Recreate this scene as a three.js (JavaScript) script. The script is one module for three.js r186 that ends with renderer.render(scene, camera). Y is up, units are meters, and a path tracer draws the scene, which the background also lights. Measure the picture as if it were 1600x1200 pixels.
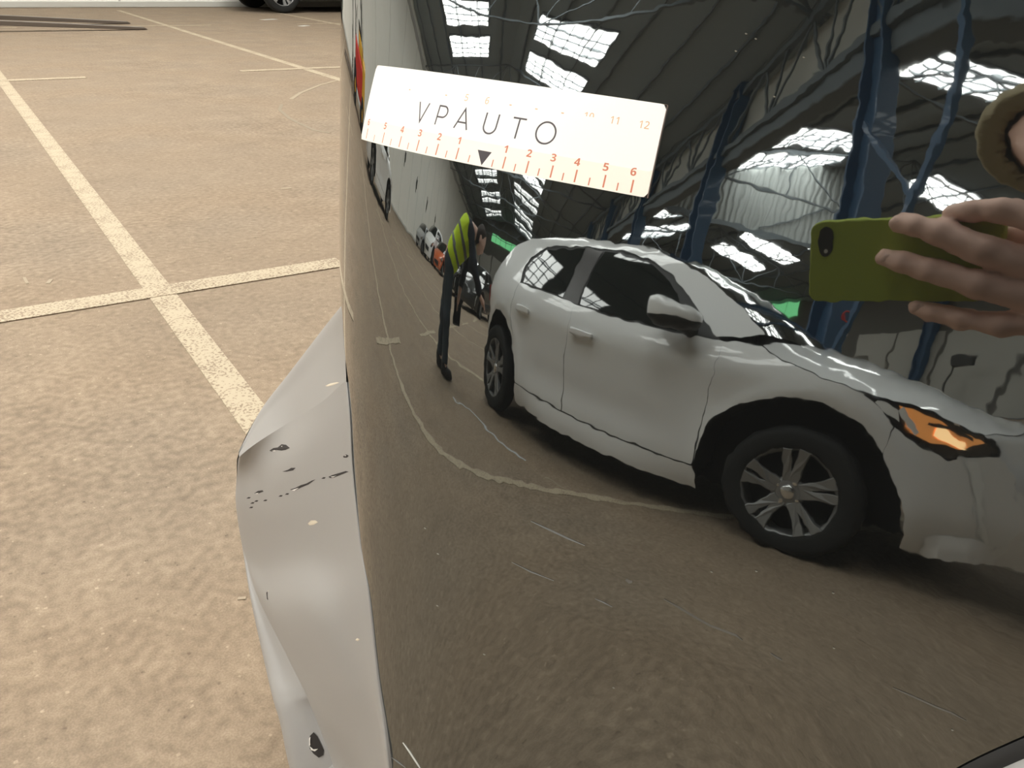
import * as THREE from 'three';
import { mergeGeometries, mergeVertices } from 'three/addons/utils/BufferGeometryUtils.js';
import { RoundedBoxGeometry } from 'three/addons/geometries/RoundedBoxGeometry.js';
import { ImprovedNoise } from 'three/addons/math/ImprovedNoise.js';
import { RectAreaLightUniformsLib } from 'three/addons/lights/RectAreaLightUniformsLib.js';

// ---------------------------------------------------------------- camera, light, exposure
const scene = new THREE.Scene();
const EYE = 0.9233, PITCH = 0.46408, ROLL = 0.02952;
const camera = new THREE.PerspectiveCamera(48.758, 4 / 3, 0.02, 200);
camera.position.set(0, EYE, 0);
camera.rotation.set(-PITCH, 0, ROLL, 'XYZ');
camera.updateMatrixWorld();
const renderer = new THREE.WebGLRenderer({ antialias: true });
renderer.toneMapping = THREE.LinearToneMapping;
renderer.toneMappingExposure = 0.74;
renderer.shadowMap.enabled = true;
RectAreaLightUniformsLib.init();
scene.background = new THREE.Color(0x000000);
const SKYLIGHT = 20.5;                     // luminance of the daylight panels in the roof
const SKY_TINT = [1.0, 0.975, 0.92];

// hall axes: a runs towards the white wall, b to the right along it
const TURN = 0.58421, CA = Math.cos(TURN), SA = Math.sin(TURN);
const W = (a, b, y = 0) => new THREE.Vector3(b * CA - a * SA, y, -b * SA - a * CA);

// ---------------------------------------------------------------- helpers
let seed = 7;
const rnd = () => { seed = (seed * 1664525 + 1013904223) >>> 0; return seed / 4294967296; };
const noise = new ImprovedNoise();
const used = new Map();
function numbered(name) { const n = used.get(name) || 0; used.set(name, n + 1); return n ? `${name}_${String(n).padStart(3, '0')}` : name; }
function mesh(name, geo, mat, parent) {
  const g = Array.isArray(geo) ? join(geo) : geo;
  const m = new THREE.Mesh(g, mat);
  m.castShadow = m.receiveShadow = true;
  m.name = parent ? name : numbered(name);
  (parent || scene).add(m);
  return m;
}
function thing(name, label, category, pos = new THREE.Vector3(), turn = 0, group) {
  const o = new THREE.Group(); o.name = numbered(name); o.position.copy(pos); o.rotation.y = turn;
  o.userData = { label, category }; if (group) o.userData.group = group;
  scene.add(o); return o;
}
function tag(o, label, category, group) { o.userData = { label, category }; if (group) o.userData.group = group; return o; }
const struct = (o) => { o.userData.kind = 'structure'; return o; };
function norm(g) {
  let q = g.index ? g.toNonIndexed() : g.clone();
  for (const k of Object.keys(q.attributes)) if (!['position', 'normal', 'uv'].includes(k)) q.deleteAttribute(k);
  if (!q.attributes.uv) q.setAttribute('uv', new THREE.BufferAttribute(new Float32Array(q.attributes.position.count * 2), 2));
  return q;
}
const join = (list) => mergeGeometries(list.map(norm));
const T = (g, x, y, z, rx = 0, ry = 0, rz = 0) => { const q = g.clone(); if (rx) q.rotateX(rx); if (ry) q.rotateY(ry); if (rz) q.rotateZ(rz); q.translate(x, y, z); return q; };
const box = (w, h, d, x = 0, y = 0, z = 0) => new THREE.BoxGeometry(w, h, d).translate(x, y, z);
const rbox = (w, h, d, r, x = 0, y = 0, z = 0) => new RoundedBoxGeometry(w, h, d, 2, r).translate(x, y, z);
function bar(p, q, w, h = w) {          // straight bar between two points
  const a = new THREE.Vector3(...p), b = new THREE.Vector3(...q), d = b.clone().sub(a), L = d.length();
  const g = new THREE.BoxGeometry(w, h, L);
  const m = new THREE.Matrix4().lookAt(b, a, Math.abs(d.y) > 0.98 * L ? new THREE.Vector3(1, 0, 0) : new THREE.Vector3(0, 1, 0));
  m.setPosition(a.add(b).multiplyScalar(0.5)); g.applyMatrix4(m); return g;
}
function rod(p, q, r, n = 8, r2 = r) {
  const a = new THREE.Vector3(...p), b = new THREE.Vector3(...q), d = b.clone().sub(a);
  const g = new THREE.CylinderGeometry(r2, r, d.length(), n);
  g.applyQuaternion(new THREE.Quaternion().setFromUnitVectors(new THREE.Vector3(0, 1, 0), d.clone().normalize()));
  g.translate((a.x + b.x) / 2, (a.y + b.y) / 2, (a.z + b.z) / 2); return g;
}
function grid(nu, nv, f, flip = false) { // surface from f(s, t) -> [x, y, z]
  const pos = [], uv = [], idx = [];
  for (let j = 0; j <= nv; j++) for (let i = 0; i <= nu; i++) { pos.push(...f(i / nu, j / nv)); uv.push(i / nu, j / nv); }
  for (let j = 0; j < nv; j++) for (let i = 0; i < nu; i++) {
    const a = j * (nu + 1) + i, b = a + 1, c = a + nu + 1, d = c + 1;
    if (flip) idx.push(a, c, b, b, c, d); else idx.push(a, b, c, b, d, c);
  }
  const g = new THREE.BufferGeometry();
  g.setAttribute('position', new THREE.Float32BufferAttribute(pos, 3));
  g.setAttribute('uv', new THREE.Float32BufferAttribute(uv, 2));
  g.setIndex(idx); g.computeVertexNormals(); return g;
}
function poly(pts) {                      // polyline by arc length
  const n = pts[0].length, s = [0];
  for (let i = 1; i < pts.length; i++) s.push(s[i - 1] + Math.hypot(...pts[i].map((v, k) => v - pts[i - 1][k])));
  const L = s[s.length - 1];
  return (t) => { const x = t * L; let i = 1; while (i < pts.length - 1 && s[i] < x) i++; const k = (x - s[i - 1]) / (s[i] - s[i - 1] || 1); return pts[i].map((v, m) => pts[i - 1][m] * (1 - k) + v * k); };
}
function spline(xs, ys) {                 // smooth curve through points
  const n = xs.length, m = xs.map((_, i) => i === 0 ? (ys[1] - ys[0]) / (xs[1] - xs[0]) : i === n - 1 ? (ys[n - 1] - ys[n - 2]) / (xs[n - 1] - xs[n - 2]) : (ys[i + 1] - ys[i - 1]) / (xs[i + 1] - xs[i - 1]));
  return (x) => { if (x <= xs[0]) return ys[0] + m[0] * (x - xs[0]); if (x >= xs[n - 1]) return ys[n - 1] + m[n - 1] * (x - xs[n - 1]); let i = 0; while (x > xs[i + 1]) i++; const h = xs[i + 1] - xs[i], t = (x - xs[i]) / h, t2 = t * t, t3 = t2 * t; return (2 * t3 - 3 * t2 + 1) * ys[i] + (t3 - 2 * t2 + t) * h * m[i] + (3 * t2 - 2 * t3) * ys[i + 1] + (t3 - t2) * h * m[i + 1]; };
}
function smoothPoly(pts) {                // Catmull-Rom through points
  const k = pts.map((_, i) => i), ax = pts[0].map((_, d) => spline(k, pts.map((p) => p[d])));
  return (t) => ax.map((f) => f(t * (pts.length - 1)));
}
// ---------------------------------------------------------------- procedural textures
function dataTex(n, f, srgb = false, rep = 1) {
  const a = new Uint8Array(n * n * 4);
  for (let y = 0; y < n; y++) for (let x = 0; x < n; x++) { const c = f(x / n, y / n); const k = (y * n + x) * 4; a[k] = c[0]; a[k + 1] = c[1]; a[k + 2] = c[2]; a[k + 3] = 255; }
  const t = new THREE.DataTexture(a, n, n); t.magFilter = THREE.LinearFilter; t.minFilter = THREE.LinearMipmapLinearFilter; t.generateMipmaps = true;
  t.wrapS = t.wrapT = THREE.RepeatWrapping; if (srgb) t.colorSpace = THREE.SRGBColorSpace; t.repeat.set(rep, rep); t.needsUpdate = true; return t;
}
const tileNoise = (x, y, n, z = 0) => {   // noise that wraps over the unit square
  const v = (a, b) => noise.noise(a * n, b * n, z), sx = x, sy = y;
  return (v(x, y) * (1 - sx) + v(x - 1, y) * sx) * (1 - sy) + (v(x, y - 1) * (1 - sx) + v(x - 1, y - 1) * sx) * sy;
};
const clamp8 = (v) => Math.max(0, Math.min(255, v));
const NA = 1024;
const speck = new Float32Array(NA * NA);
for (let i = 0; i < NA * NA; i++) speck[i] = rnd() - 0.5;
const fleck = new Float32Array(NA * NA);
for (let k = 0; k < 2200; k++) { const x = Math.floor(rnd() * NA), y = Math.floor(rnd() * NA), r = 0.7 + rnd() * rnd() * 1.6, v = rnd() < 0.55 ? 30 : -24; for (let j = -3; j <= 3; j++) for (let i = -3; i <= 3; i++) if (i * i + j * j < r * r) fleck[((y + j + NA) % NA) * NA + (x + i + NA) % NA] = v * (0.5 + rnd() * 0.5); }
const asphaltC = new Float32Array(NA * NA).fill(NaN), asphaltV = (x, y) => { const i = Math.floor(x * NA), j = Math.floor(y * NA), k = (j % NA) * NA + (i % NA);
  if (!Number.isNaN(asphaltC[k])) return asphaltC[k];
  const out = 11 * tileNoise(x, y, 6) + 10 * tileNoise(x, y, 22, 3) + 24 * tileNoise(x, y, 90, 5) + 20 * speck[k] + fleck[k]; asphaltC[k] = out; return out; };
const asphaltMap = dataTex(NA, (x, y) => { const v = asphaltV(x, y), h = 2.5 * tileNoise(x, y, 4, 9); return [clamp8(135 + v + h), clamp8(118.5 + v * 0.95), clamp8(99 + v * 0.85 - h)]; }, true);
const asphaltBump = dataTex(NA, (x, y) => { const v = 128 + asphaltV(x, y) * 1.1; return [clamp8(v), clamp8(v), clamp8(v)]; });
const paintMap = dataTex(512, (x, y) => { const w = tileNoise(x, y, 60, 2) * 1.3 + tileNoise(x, y, 130, 7) + 0.55 * tileNoise(x, y, 7, 4) - 0.12; const k = w > 0.14 ? 1 : w > -0.04 ? (w + 0.04) / 0.18 : 0; return [176 - 40 * k, 162 - 42 * k, 138 - 38 * k]; }, true);
const fineBump = dataTex(512, (x, y) => { const v = 128 + 70 * tileNoise(x, y, 120, 1) + 40 * tileNoise(x, y, 60, 2); return [v, v, v]; });
const wallMap = dataTex(512, (x, y) => { const v = 6 * tileNoise(x, y, 5, 11) + 4 * tileNoise(x, y, 24, 12) - 10 * Math.max(0, tileNoise(x, y * 0.999, 9, 13) - 0.25); return [clamp8(243 + v), clamp8(241 + v), clamp8(232 + v)]; }, true);
const rep = (t, x, y = x) => { const c = t.clone(); c.repeat.set(x, y); c.needsUpdate = true; return c; };

// ---------------------------------------------------------------- materials
const std = (o) => new THREE.MeshStandardMaterial(o);
const phy = (o) => new THREE.MeshPhysicalMaterial(o);
const lin = (r, g, b) => new THREE.Color().setRGB(r, g, b);
const M = {
  asphalt: std({ map: asphaltMap, bumpMap: asphaltBump, bumpScale: 0.0025, roughness: 0.9 }),
  linePaint: std({ map: paintMap, roughness: 0.8 }),
  wall: std({ map: wallMap, roughness: 0.85 }),
  wallDull: std({ color: lin(0.50, 0.49, 0.45), roughness: 0.9 }),
  wallDark: std({ color: lin(0.13, 0.125, 0.11), roughness: 0.9 }),
  joint: std({ color: lin(0.05, 0.05, 0.05), roughness: 0.9 }),
  roof: std({ color: lin(0.26, 0.305, 0.325), roughness: 0.85 }),
  roofSteel: std({ color: lin(0.14, 0.165, 0.18), roughness: 0.6, metalness: 0.2 }),
  fascia: std({ color: lin(0.55, 0.545, 0.5), roughness: 0.85 }),
  blueSteel: phy({ color: lin(0.030, 0.085, 0.17), roughness: 0.5, clearcoat: 0.15 }),
  cladding: std({ color: lin(0.36, 0.385, 0.375), roughness: 0.6, metalness: 0.1, side: THREE.DoubleSide }),
  skylight: std({ color: 0xffffff, emissive: lin(...SKY_TINT), emissiveIntensity: 9, roughness: 0.6 }),
  green: std({ color: lin(0.1, 0.4, 0.15), emissive: lin(0.30, 1.0, 0.42), emissiveIntensity: 2.4, roughness: 0.6 }),
  panel: std({ color: lin(0.208, 0.222, 0.222), metalness: 0.97, roughness: 0.018 }),
  carWhite: phy({ color: lin(0.88, 0.885, 0.875), roughness: 0.38, clearcoat: 1, clearcoatRoughness: 0.04, side: THREE.DoubleSide }),
  carBlack: phy({ color: lin(0.012, 0.014, 0.013), roughness: 0.3, clearcoat: 1, clearcoatRoughness: 0.03, side: THREE.DoubleSide }),
  carGreen: phy({ color: lin(0.03, 0.045, 0.035), roughness: 0.35, clearcoat: 1, side: THREE.DoubleSide }),
  carSilver: phy({ color: lin(0.42, 0.43, 0.44), roughness: 0.35, metalness: 0.3, clearcoat: 1, side: THREE.DoubleSide }),
  carOrange: phy({ color: lin(0.62, 0.13, 0.035), roughness: 0.35, clearcoat: 1, side: THREE.DoubleSide }),
  glass: phy({ color: lin(0.008, 0.011, 0.010), roughness: 0.03, clearcoat: 1, clearcoatRoughness: 0.01, side: THREE.DoubleSide }),
  pillar: std({ color: lin(0.055, 0.05, 0.048), roughness: 0.35, side: THREE.DoubleSide }),
  blackTrim: std({ color: lin(0.018, 0.018, 0.018), roughness: 0.55, side: THREE.DoubleSide }),
  tyre: std({ color: lin(0.009, 0.0095, 0.009), roughness: 0.8 }),
  under: std({ color: lin(0.008, 0.008, 0.008), roughness: 0.95, side: THREE.DoubleSide }),
  alloy: std({ color: lin(0.30, 0.30, 0.295), metalness: 0.6, roughness: 0.45 }),
  chrome: std({ color: lin(0.8, 0.8, 0.8), metalness: 1, roughness: 0.12, side: THREE.DoubleSide }),
  lampDark: phy({ color: lin(0.03, 0.03, 0.03), roughness: 0.15, clearcoat: 1, side: THREE.DoubleSide }),
  amberCore: std({ color: lin(1, 0.6, 0.3), emissive: lin(1.0, 0.62, 0.28), emissiveIntensity: 4.5, roughness: 0.3, side: THREE.DoubleSide }),
  amber: std({ color: lin(0.9, 0.35, 0.08), emissive: lin(1.0, 0.40, 0.12), emissiveIntensity: 1.3, roughness: 0.3, side: THREE.DoubleSide }),
  lampRed: phy({ color: lin(0.45, 0.02, 0.02), roughness: 0.15, clearcoat: 1, side: THREE.DoubleSide }),
  plastic: phy({ color: lin(0.30, 0.293, 0.283), roughness: 0.46, bumpMap: fineBump, bumpScale: 0.00003, side: THREE.DoubleSide }),
  gouge: std({ color: lin(0.022, 0.018, 0.016), roughness: 0.9, side: THREE.DoubleSide }),
  gougeLight: std({ color: lin(0.75, 0.72, 0.68), roughness: 0.7, side: THREE.DoubleSide }),
  lampWhite: std({ color: lin(0.93, 0.94, 0.92), roughness: 0.4, side: THREE.DoubleSide }),
  chip: std({ color: lin(0.60, 0.53, 0.41), roughness: 0.8, side: THREE.DoubleSide }),
  mark: std({ color: lin(0.085, 0.078, 0.066), roughness: 0.9, side: THREE.DoubleSide }),
  dust: std({ color: lin(0.17, 0.16, 0.13), roughness: 0.9, side: THREE.DoubleSide }),
  scratch_streak: std({ color: lin(0.11, 0.11, 0.105), roughness: 0.8, side: THREE.DoubleSide }),
  hiVis: std({ color: lin(0.62, 0.86, 0.02), roughness: 0.8 }),
  reflex: std({ color: lin(0.13, 0.14, 0.13), roughness: 0.5 }),
  navy: std({ color: lin(0.018, 0.024, 0.035), roughness: 0.9 }),
  trousers: std({ color: lin(0.035, 0.050, 0.066), roughness: 0.9 }),
  shoe: std({ color: lin(0.015, 0.015, 0.015), roughness: 0.7 }),
  skin: std({ color: lin(0.80, 0.52, 0.42), roughness: 0.55 }),
  hairDark: std({ color: lin(0.03, 0.02, 0.015), roughness: 0.8 }),
  hood: std({ color: lin(0.27, 0.225, 0.13), roughness: 0.95 }),
  coat: std({ color: lin(0.14, 0.085, 0.05), roughness: 0.9 }),
  phoneCase: std({ color: lin(0.33, 0.40, 0.055), roughness: 0.75 }),
  forkSteel: std({ color: lin(0.14, 0.115, 0.095), roughness: 0.45, metalness: 0.4 }),
  yellow: phy({ color: lin(0.72, 0.40, 0.03), roughness: 0.4, clearcoat: 0.5 }),
  red: phy({ color: lin(0.55, 0.03, 0.02), roughness: 0.4, clearcoat: 0.5 }),
};
const white = (o) => std({ roughness: 0.6, ...o });

// a point along the ray through an image point of the photograph, at a distance; a point on the floor below it
const FOC = 600 / Math.tan(THREE.MathUtils.degToRad(48.758 / 2));
const rayAt = (x, y) => new THREE.Vector3((x - 800) / FOC, -(y - 600) / FOC, -1).applyQuaternion(camera.quaternion).normalize();
const at = (x, y, dist) => rayAt(x, y).multiplyScalar(dist).add(camera.position);
const floorAt = (x, y, h = 0) => { const r = rayAt(x, y); return r.multiplyScalar((h - EYE) / r.y).add(camera.position); };

// ---------------------------------------------------------------- the hall
// (its pieces are drawn in x = b, y, z = -a and turned together)
const hall = (m) => { m.rotation.y = TURN; return struct(m); };
const A_WALL = 17.25, A_VALLEY = -5.4, A_BACK = -27.6, B_END = -62, B_RIGHT = 15;
const RIDGE1 = 5.8, RIDGE2 = -16.5, Y_RIDGE = 11.3, Y_VALLEY = 8.3, Y_EAVE = 8.9;
const roofY = (a) => a > RIDGE1 ? Y_RIDGE + (Y_EAVE - Y_RIDGE) * (a - RIDGE1) / (A_WALL - RIDGE1)
  : a > A_VALLEY ? Y_VALLEY + (Y_RIDGE - Y_VALLEY) * (a - A_VALLEY) / (RIDGE1 - A_VALLEY)
    : a > RIDGE2 ? Y_VALLEY + (Y_RIDGE - Y_VALLEY) * (A_VALLEY - a) / (A_VALLEY - RIDGE2)
      : Y_RIDGE + (Y_VALLEY - Y_RIDGE) * (RIDGE2 - a) / (RIDGE2 - A_BACK);
const lenB = B_RIGHT - B_END, midB = (B_RIGHT + B_END) / 2;
{
  const g = new THREE.BoxGeometry(lenB + 2, 0.2, A_WALL - A_BACK + 2).translate(midB, -0.1, -(A_WALL + A_BACK) / 2);
  const p = g.attributes.position, uv = g.attributes.uv;
  for (let i = 0; i < p.count; i++) uv.setXY(i, p.getX(i) / 1.7, p.getZ(i) / 1.7);
  const floor = hall(mesh('floor', g, M.asphalt));
  // painted bay lines: long ones, and a short cross stroke where each bay ends
  const strip = (a0, b0, a1, b1, w, y = 0.0012) => {
    const L = Math.hypot(a1 - a0, b1 - b0), q = new THREE.BoxGeometry(w, 0.0024, L), u = q.attributes.uv, P = q.attributes.position;
    const o = rnd() * 3; for (let i = 0; i < P.count; i++) u.setXY(i, P.getX(i) / 0.5 + o, P.getZ(i) / 0.5 + o);
    q.rotateY(Math.atan2(b1 - b0, -(a1 - a0))); q.translate((b0 + b1) / 2, y, -(a0 + a1) / 2); return q;
  };
  const lineB = [0.429, -1.867, -4.266, -6.67, -9.07, -11.47, -13.87, 2.81, 5.2, 7.6, 10];
  lineB.forEach((b) => mesh('painted_line', strip(-7.6, b, 16.4, b, 0.076), M.linePaint, floor));
  for (const b of lineB) for (const a of [2.588, 7.77, 12.95, -2.6]) mesh('painted_tick', strip(a, b - 0.58, a, b + 0.58, 0.093, 0.0026), M.linePaint, floor);
  // thin pale scrapes and chips in the asphalt
  const scr = (pts, w, m) => { const P = pts.map((p) => Array.isArray(p) ? floorAt(p[0], p[1]) : p); const gs = []; for (let i = 1; i < P.length; i++) { const c = P[i - 1].clone().add(P[i]).multiplyScalar(0.5), d = P[i].clone().sub(P[i - 1]); gs.push(T(box(w, 0.0016, d.length() * 1.04), c.x, 0.0008, c.z, 0, Math.atan2(d.x, d.z))); }
    const gg = join(gs); gg.rotateY(-TURN); return mesh('scrape_mark', gg, m, floor); };
  const pale = std({ color: lin(0.33, 0.27, 0.19), roughness: 0.9 }), paleDim = std({ color: lin(0.25, 0.205, 0.145), roughness: 0.9 });
  scr([[526, 126], [500, 133], [470, 145], [455, 155]], 0.03, pale); scr([[440, 163], [437, 172], [452, 185], [470, 194], [492, 204], [515, 208]], 0.022, paleDim);
  scr([[440, 295], [455, 294]], 0.02, pale); scr([[410, 31], [430, 30]], 0.12, M.fascia); scr([[470, 41], [480, 40]], 0.1, M.fascia);
  scr([W(1.17, -2.93), W(0.79, -2.9), W(0.27, -2.45), W(0.1, -2.3)], 0.022, std({ color: lin(0.5, 0.53, 0.56) })); scr([W(-0.05, -2.08), W(-0.2, -1.9)], 0.016, pale);
  scr([W(-2.43, -1.62), W(-2.51, -1.62), W(-2.48, -1.45)], 0.03, pale);
  scr([[372, 936], [384, 935]], 0.006, pale); scr([[38, 434], [43, 443]], 0.008, pale); scr([[75, 443], [80, 437]], 0.012, pale);
}
// walls
{
  const uvm = (g, s) => { const p = g.attributes.position, n = g.attributes.normal, u = g.attributes.uv; for (let i = 0; i < p.count; i++) u.setXY(i, (Math.abs(n.getX(i)) > 0.5 ? p.getZ(i) : p.getX(i)) / s, p.getY(i) / s); return g; };
  const front = hall(mesh('wall_front', uvm(box(lenB, 12, 0.3, midB, 6, -(A_WALL + 0.15)), 6), M.wall));
  // joints between the cladding sheets, a kerb along the foot, a capping strip, dark brackets
  for (let b = -58; b < 14; b += 3.05) mesh('wall_joint', box(0.035, 8.6, 0.012, b, 4.3, -A_WALL + 0.006), M.wallDull, front);
  mesh('wall_foot', rbox(lenB - 0.2, 0.1, 0.06, 0.015, midB, 0.05, -A_WALL + 0.03), M.fascia, front);
  mesh('wall_capping', box(lenB - 0.2, 0.35, 0.12, midB, 8.3, -A_WALL + 0.06), M.wallDull, front);
  for (const b of [-8.5, -12, -15.8, -20.6, -25.6, -30.5]) mesh('wall_bracket', join([rbox(0.2, 0.5, 0.18, 0.03, b, 2.75, -A_WALL + 0.09), box(0.08, 0.9, 0.06, b, 2.75, -A_WALL + 0.03)]), M.joint, front);
  const right = hall(mesh('wall_right', uvm(box(0.3, 12, A_WALL - A_BACK, B_RIGHT + 0.15, 6, -(A_WALL + A_BACK) / 2), 6), M.wall));
  mesh('wall_foot', rbox(0.06, 0.1, A_WALL - A_BACK - 0.2, 0.015, B_RIGHT - 0.03, 0.05, -(A_WALL + A_BACK) / 2), M.fascia, right);
  // back wall: dark above, pale sheets below between dark joints
  const back = hall(mesh('wall_back', box(lenB, 12, 0.3, midB, 6, -(A_BACK - 0.15)), M.wallDark));
  for (let b = -31; b < 14; b += 3.42) mesh('wall_panel', rbox(3.2, 5.2, 0.06, 0.015, b + 1.7, 2.62, -(A_BACK + 0.03)), M.wallDull, back);
  for (let b = -60; b < -32; b += 3.42) mesh('wall_panel', rbox(3.2, 3.6, 0.06, 0.015, b + 1.7, 1.82, -(A_BACK + 0.03)), std({ color: lin(0.24, 0.22, 0.17), roughness: 0.9 }), back);
  const end = hall(mesh('wall_end', box(0.3, 12, A_WALL - A_BACK, B_END - 0.15, 6, -(A_WALL + A_BACK) / 2), M.wallDark));
  for (let a = -26.5; a < 15; a += 3.6) mesh('wall_panel', rbox(0.06, 5.6, 3.4, 0.015, B_END + 0.03, 2.8, -(a + 1.8)), M.wallDull, end);
  // green daylight bands high in the far walls
  for (let k = 0; k < 6; k++) mesh('green_pane', rbox(0.06, 1.0, 1.42, 0.02, B_END + 0.08, 8.0, -(1.6 + k * 1.5 + 0.7)), M.green, end);
  for (let k = 0; k < 6; k++) mesh('green_pane', rbox(1.7, 1.25, 0.06, 0.02, -48.6 + k * 1.8, 7.7, -(A_BACK + 0.1)), M.green, back);
}
// roof: four slopes of sheet on purlins and lattice trusses, with daylight panels
const daylight = [];
{
  const slope = (a0, a1, y0, y1) => { const L = Math.hypot(a1 - a0, y1 - y0); return T(box(lenB, 0.12, L), midB, (y0 + y1) / 2 + 0.06, -(a0 + a1) / 2, Math.atan2(y1 - y0, a1 - a0), 0, 0); };
  const ceiling = hall(mesh('ceiling', join([slope(RIDGE1, A_WALL + 0.2, Y_RIDGE, Y_EAVE), slope(A_VALLEY, RIDGE1, Y_VALLEY, Y_RIDGE), slope(RIDGE2, A_VALLEY, Y_RIDGE, Y_VALLEY), slope(A_BACK - 0.2, RIDGE2, Y_VALLEY, Y_RIDGE)]), M.roof));
  for (const [a0, a1] of [[A_VALLEY, RIDGE1], [RIDGE1, A_WALL], [RIDGE2, A_VALLEY], [A_BACK, RIDGE2]])
    for (let k = 0; k < 6; k++) { const a = a0 + (a1 - a0) * (k + 0.5) / 6; mesh('purlin', box(lenB, 0.14, 0.07, midB, roofY(a) - 0.08, -a), M.roofSteel, ceiling); }
  const truss = (b, a0, ar, a1, yb) => {
    const gs = [], P = (a, y) => [b, y, -a], n = 8;
    gs.push(bar(P(a0, yb), P(a1, yb), 0.07), bar(P(a0, roofY(a0) - 0.24), P(ar, roofY(ar) - 0.24), 0.07), bar(P(ar, roofY(ar) - 0.24), P(a1, roofY(a1) - 0.24), 0.07));
    for (let i = 0; i <= n; i++) { const a = a0 + (a1 - a0) * i / n, c = a0 + (a1 - a0) * (i + 1) / n; gs.push(bar(P(a, yb), P(a, roofY(a) - 0.24), 0.04)); if (i < n) gs.push(i % 2 ? bar(P(a, yb), P(c, roofY(c) - 0.24), 0.05) : bar(P(a, roofY(a) - 0.24), P(c, yb), 0.05)); }
    return mesh('truss', gs, M.roofSteel, ceiling);
  };
  for (let b = -59.5; b < 14; b += 8.3) { truss(b, A_VALLEY, RIDGE1, A_WALL, 8.0); truss(b, A_BACK, RIDGE2, A_VALLEY, 8.0); }
  // daylight panels, two per bay in each strip
  const panel = (a, b, wa, wb) => daylight.push([a, b, wa, wb]);
  for (let k = -1; k < 7; k++) for (const o of [0, -2.9]) { const b = -13.4 - 8.3 * (k - 0) + o; if (b > 13 || b < -60) continue; panel(9.95, b, 4.3, 1.95); panel(2.15, b - 0.5, 4.3, 1.95); }
  for (const o of [0, -2.9]) { panel(9.95, 3.2 + o, 4.3, 1.95); panel(2.15, 3.2 + o, 4.3, 1.95); }
  for (const b of [5, 2, -2.5, -5.6, -10.4, -16.9, -19.6, -28.9, -33.6, -36.6]) panel(-11.7, b, 4.2, 1.9);
  for (const b of [2, -4, -11, -18.9, -29.3, -33, -37]) panel(-19.9, b, 4.2, 1.9);
}
daylight.forEach(([a, b, wa, wb]) => {
  const sl = (roofY(a + 0.5) - roofY(a - 0.5)), ang = Math.atan(sl), y = roofY(a);
  const near = b > -24 && b < 8;
  const t = thing('roof_light', 'x', 'skylight', W(a, b, y - 0.04), TURN);
  t.rotation.order = 'YXZ'; t.rotation.x = ang;
  mesh('pane', box(wb - 0.1, 0.03, wa / Math.cos(ang) - 0.1), M.skylight, t);
  const f = []; const L = wa / Math.cos(ang);
  for (const s of [-1, 1]) f.push(box(0.06, 0.09, L, s * wb / 2, 0, 0), box(wb, 0.09, 0.06, 0, 0, s * L / 2));
  mesh('frame', f, M.roofSteel, t);
  const bars = []; for (let k = 1; k < 6; k++) bars.push(box(wb, 0.05, 0.045, 0, -0.12, L * (k / 6 - 0.5))); for (const x of [-0.33, 0, 0.33]) bars.push(box(0.05, 0.05, L, x * wb * 0.75, -0.12, 0));
  mesh('glazing_bar', bars, M.roofSteel, t);
  t.userData.at = [a, b];
  if (b > -38) { const light = new THREE.RectAreaLight(new THREE.Color().setRGB(...SKY_TINT), SKYLIGHT, wb - 0.12, L - 0.12);
  light.position.set(0, -0.07, 0); light.rotation.x = -Math.PI / 2; light.castShadow = true; t.add(light); }
  t.userData.strip = a;
});
{ // every panel told apart by its slope and its place in the row
  const rows = {};
  for (const o of scene.children) if (o.userData.category === 'skylight') (rows[o.userData.strip] ||= []).push(o);
  const side = { 9.95: 'slope towards the white wall', 2.15: 'slope above the two parked cars', '-11.7': 'near slope beyond the blue columns', '-19.9': 'far slope beyond the blue columns' };
  const ord = ['first', 'second', 'third', 'fourth', 'fifth', 'sixth', 'seventh', 'eighth', 'ninth', 'tenth', 'eleventh', 'twelfth', 'thirteenth', 'fourteenth', 'fifteenth', 'sixteenth', 'seventeenth', 'eighteenth', 'nineteenth', 'twentieth'];
  for (const k in rows) rows[k].sort((p, q) => q.userData.at[1] - p.userData.at[1]).forEach((o, i) => { o.userData = { label: `${ord[i]} bright roof light from the near end, ${side[k]}`, category: 'skylight', group: `roof lights in the ${side[k]}` }; });
}
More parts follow.
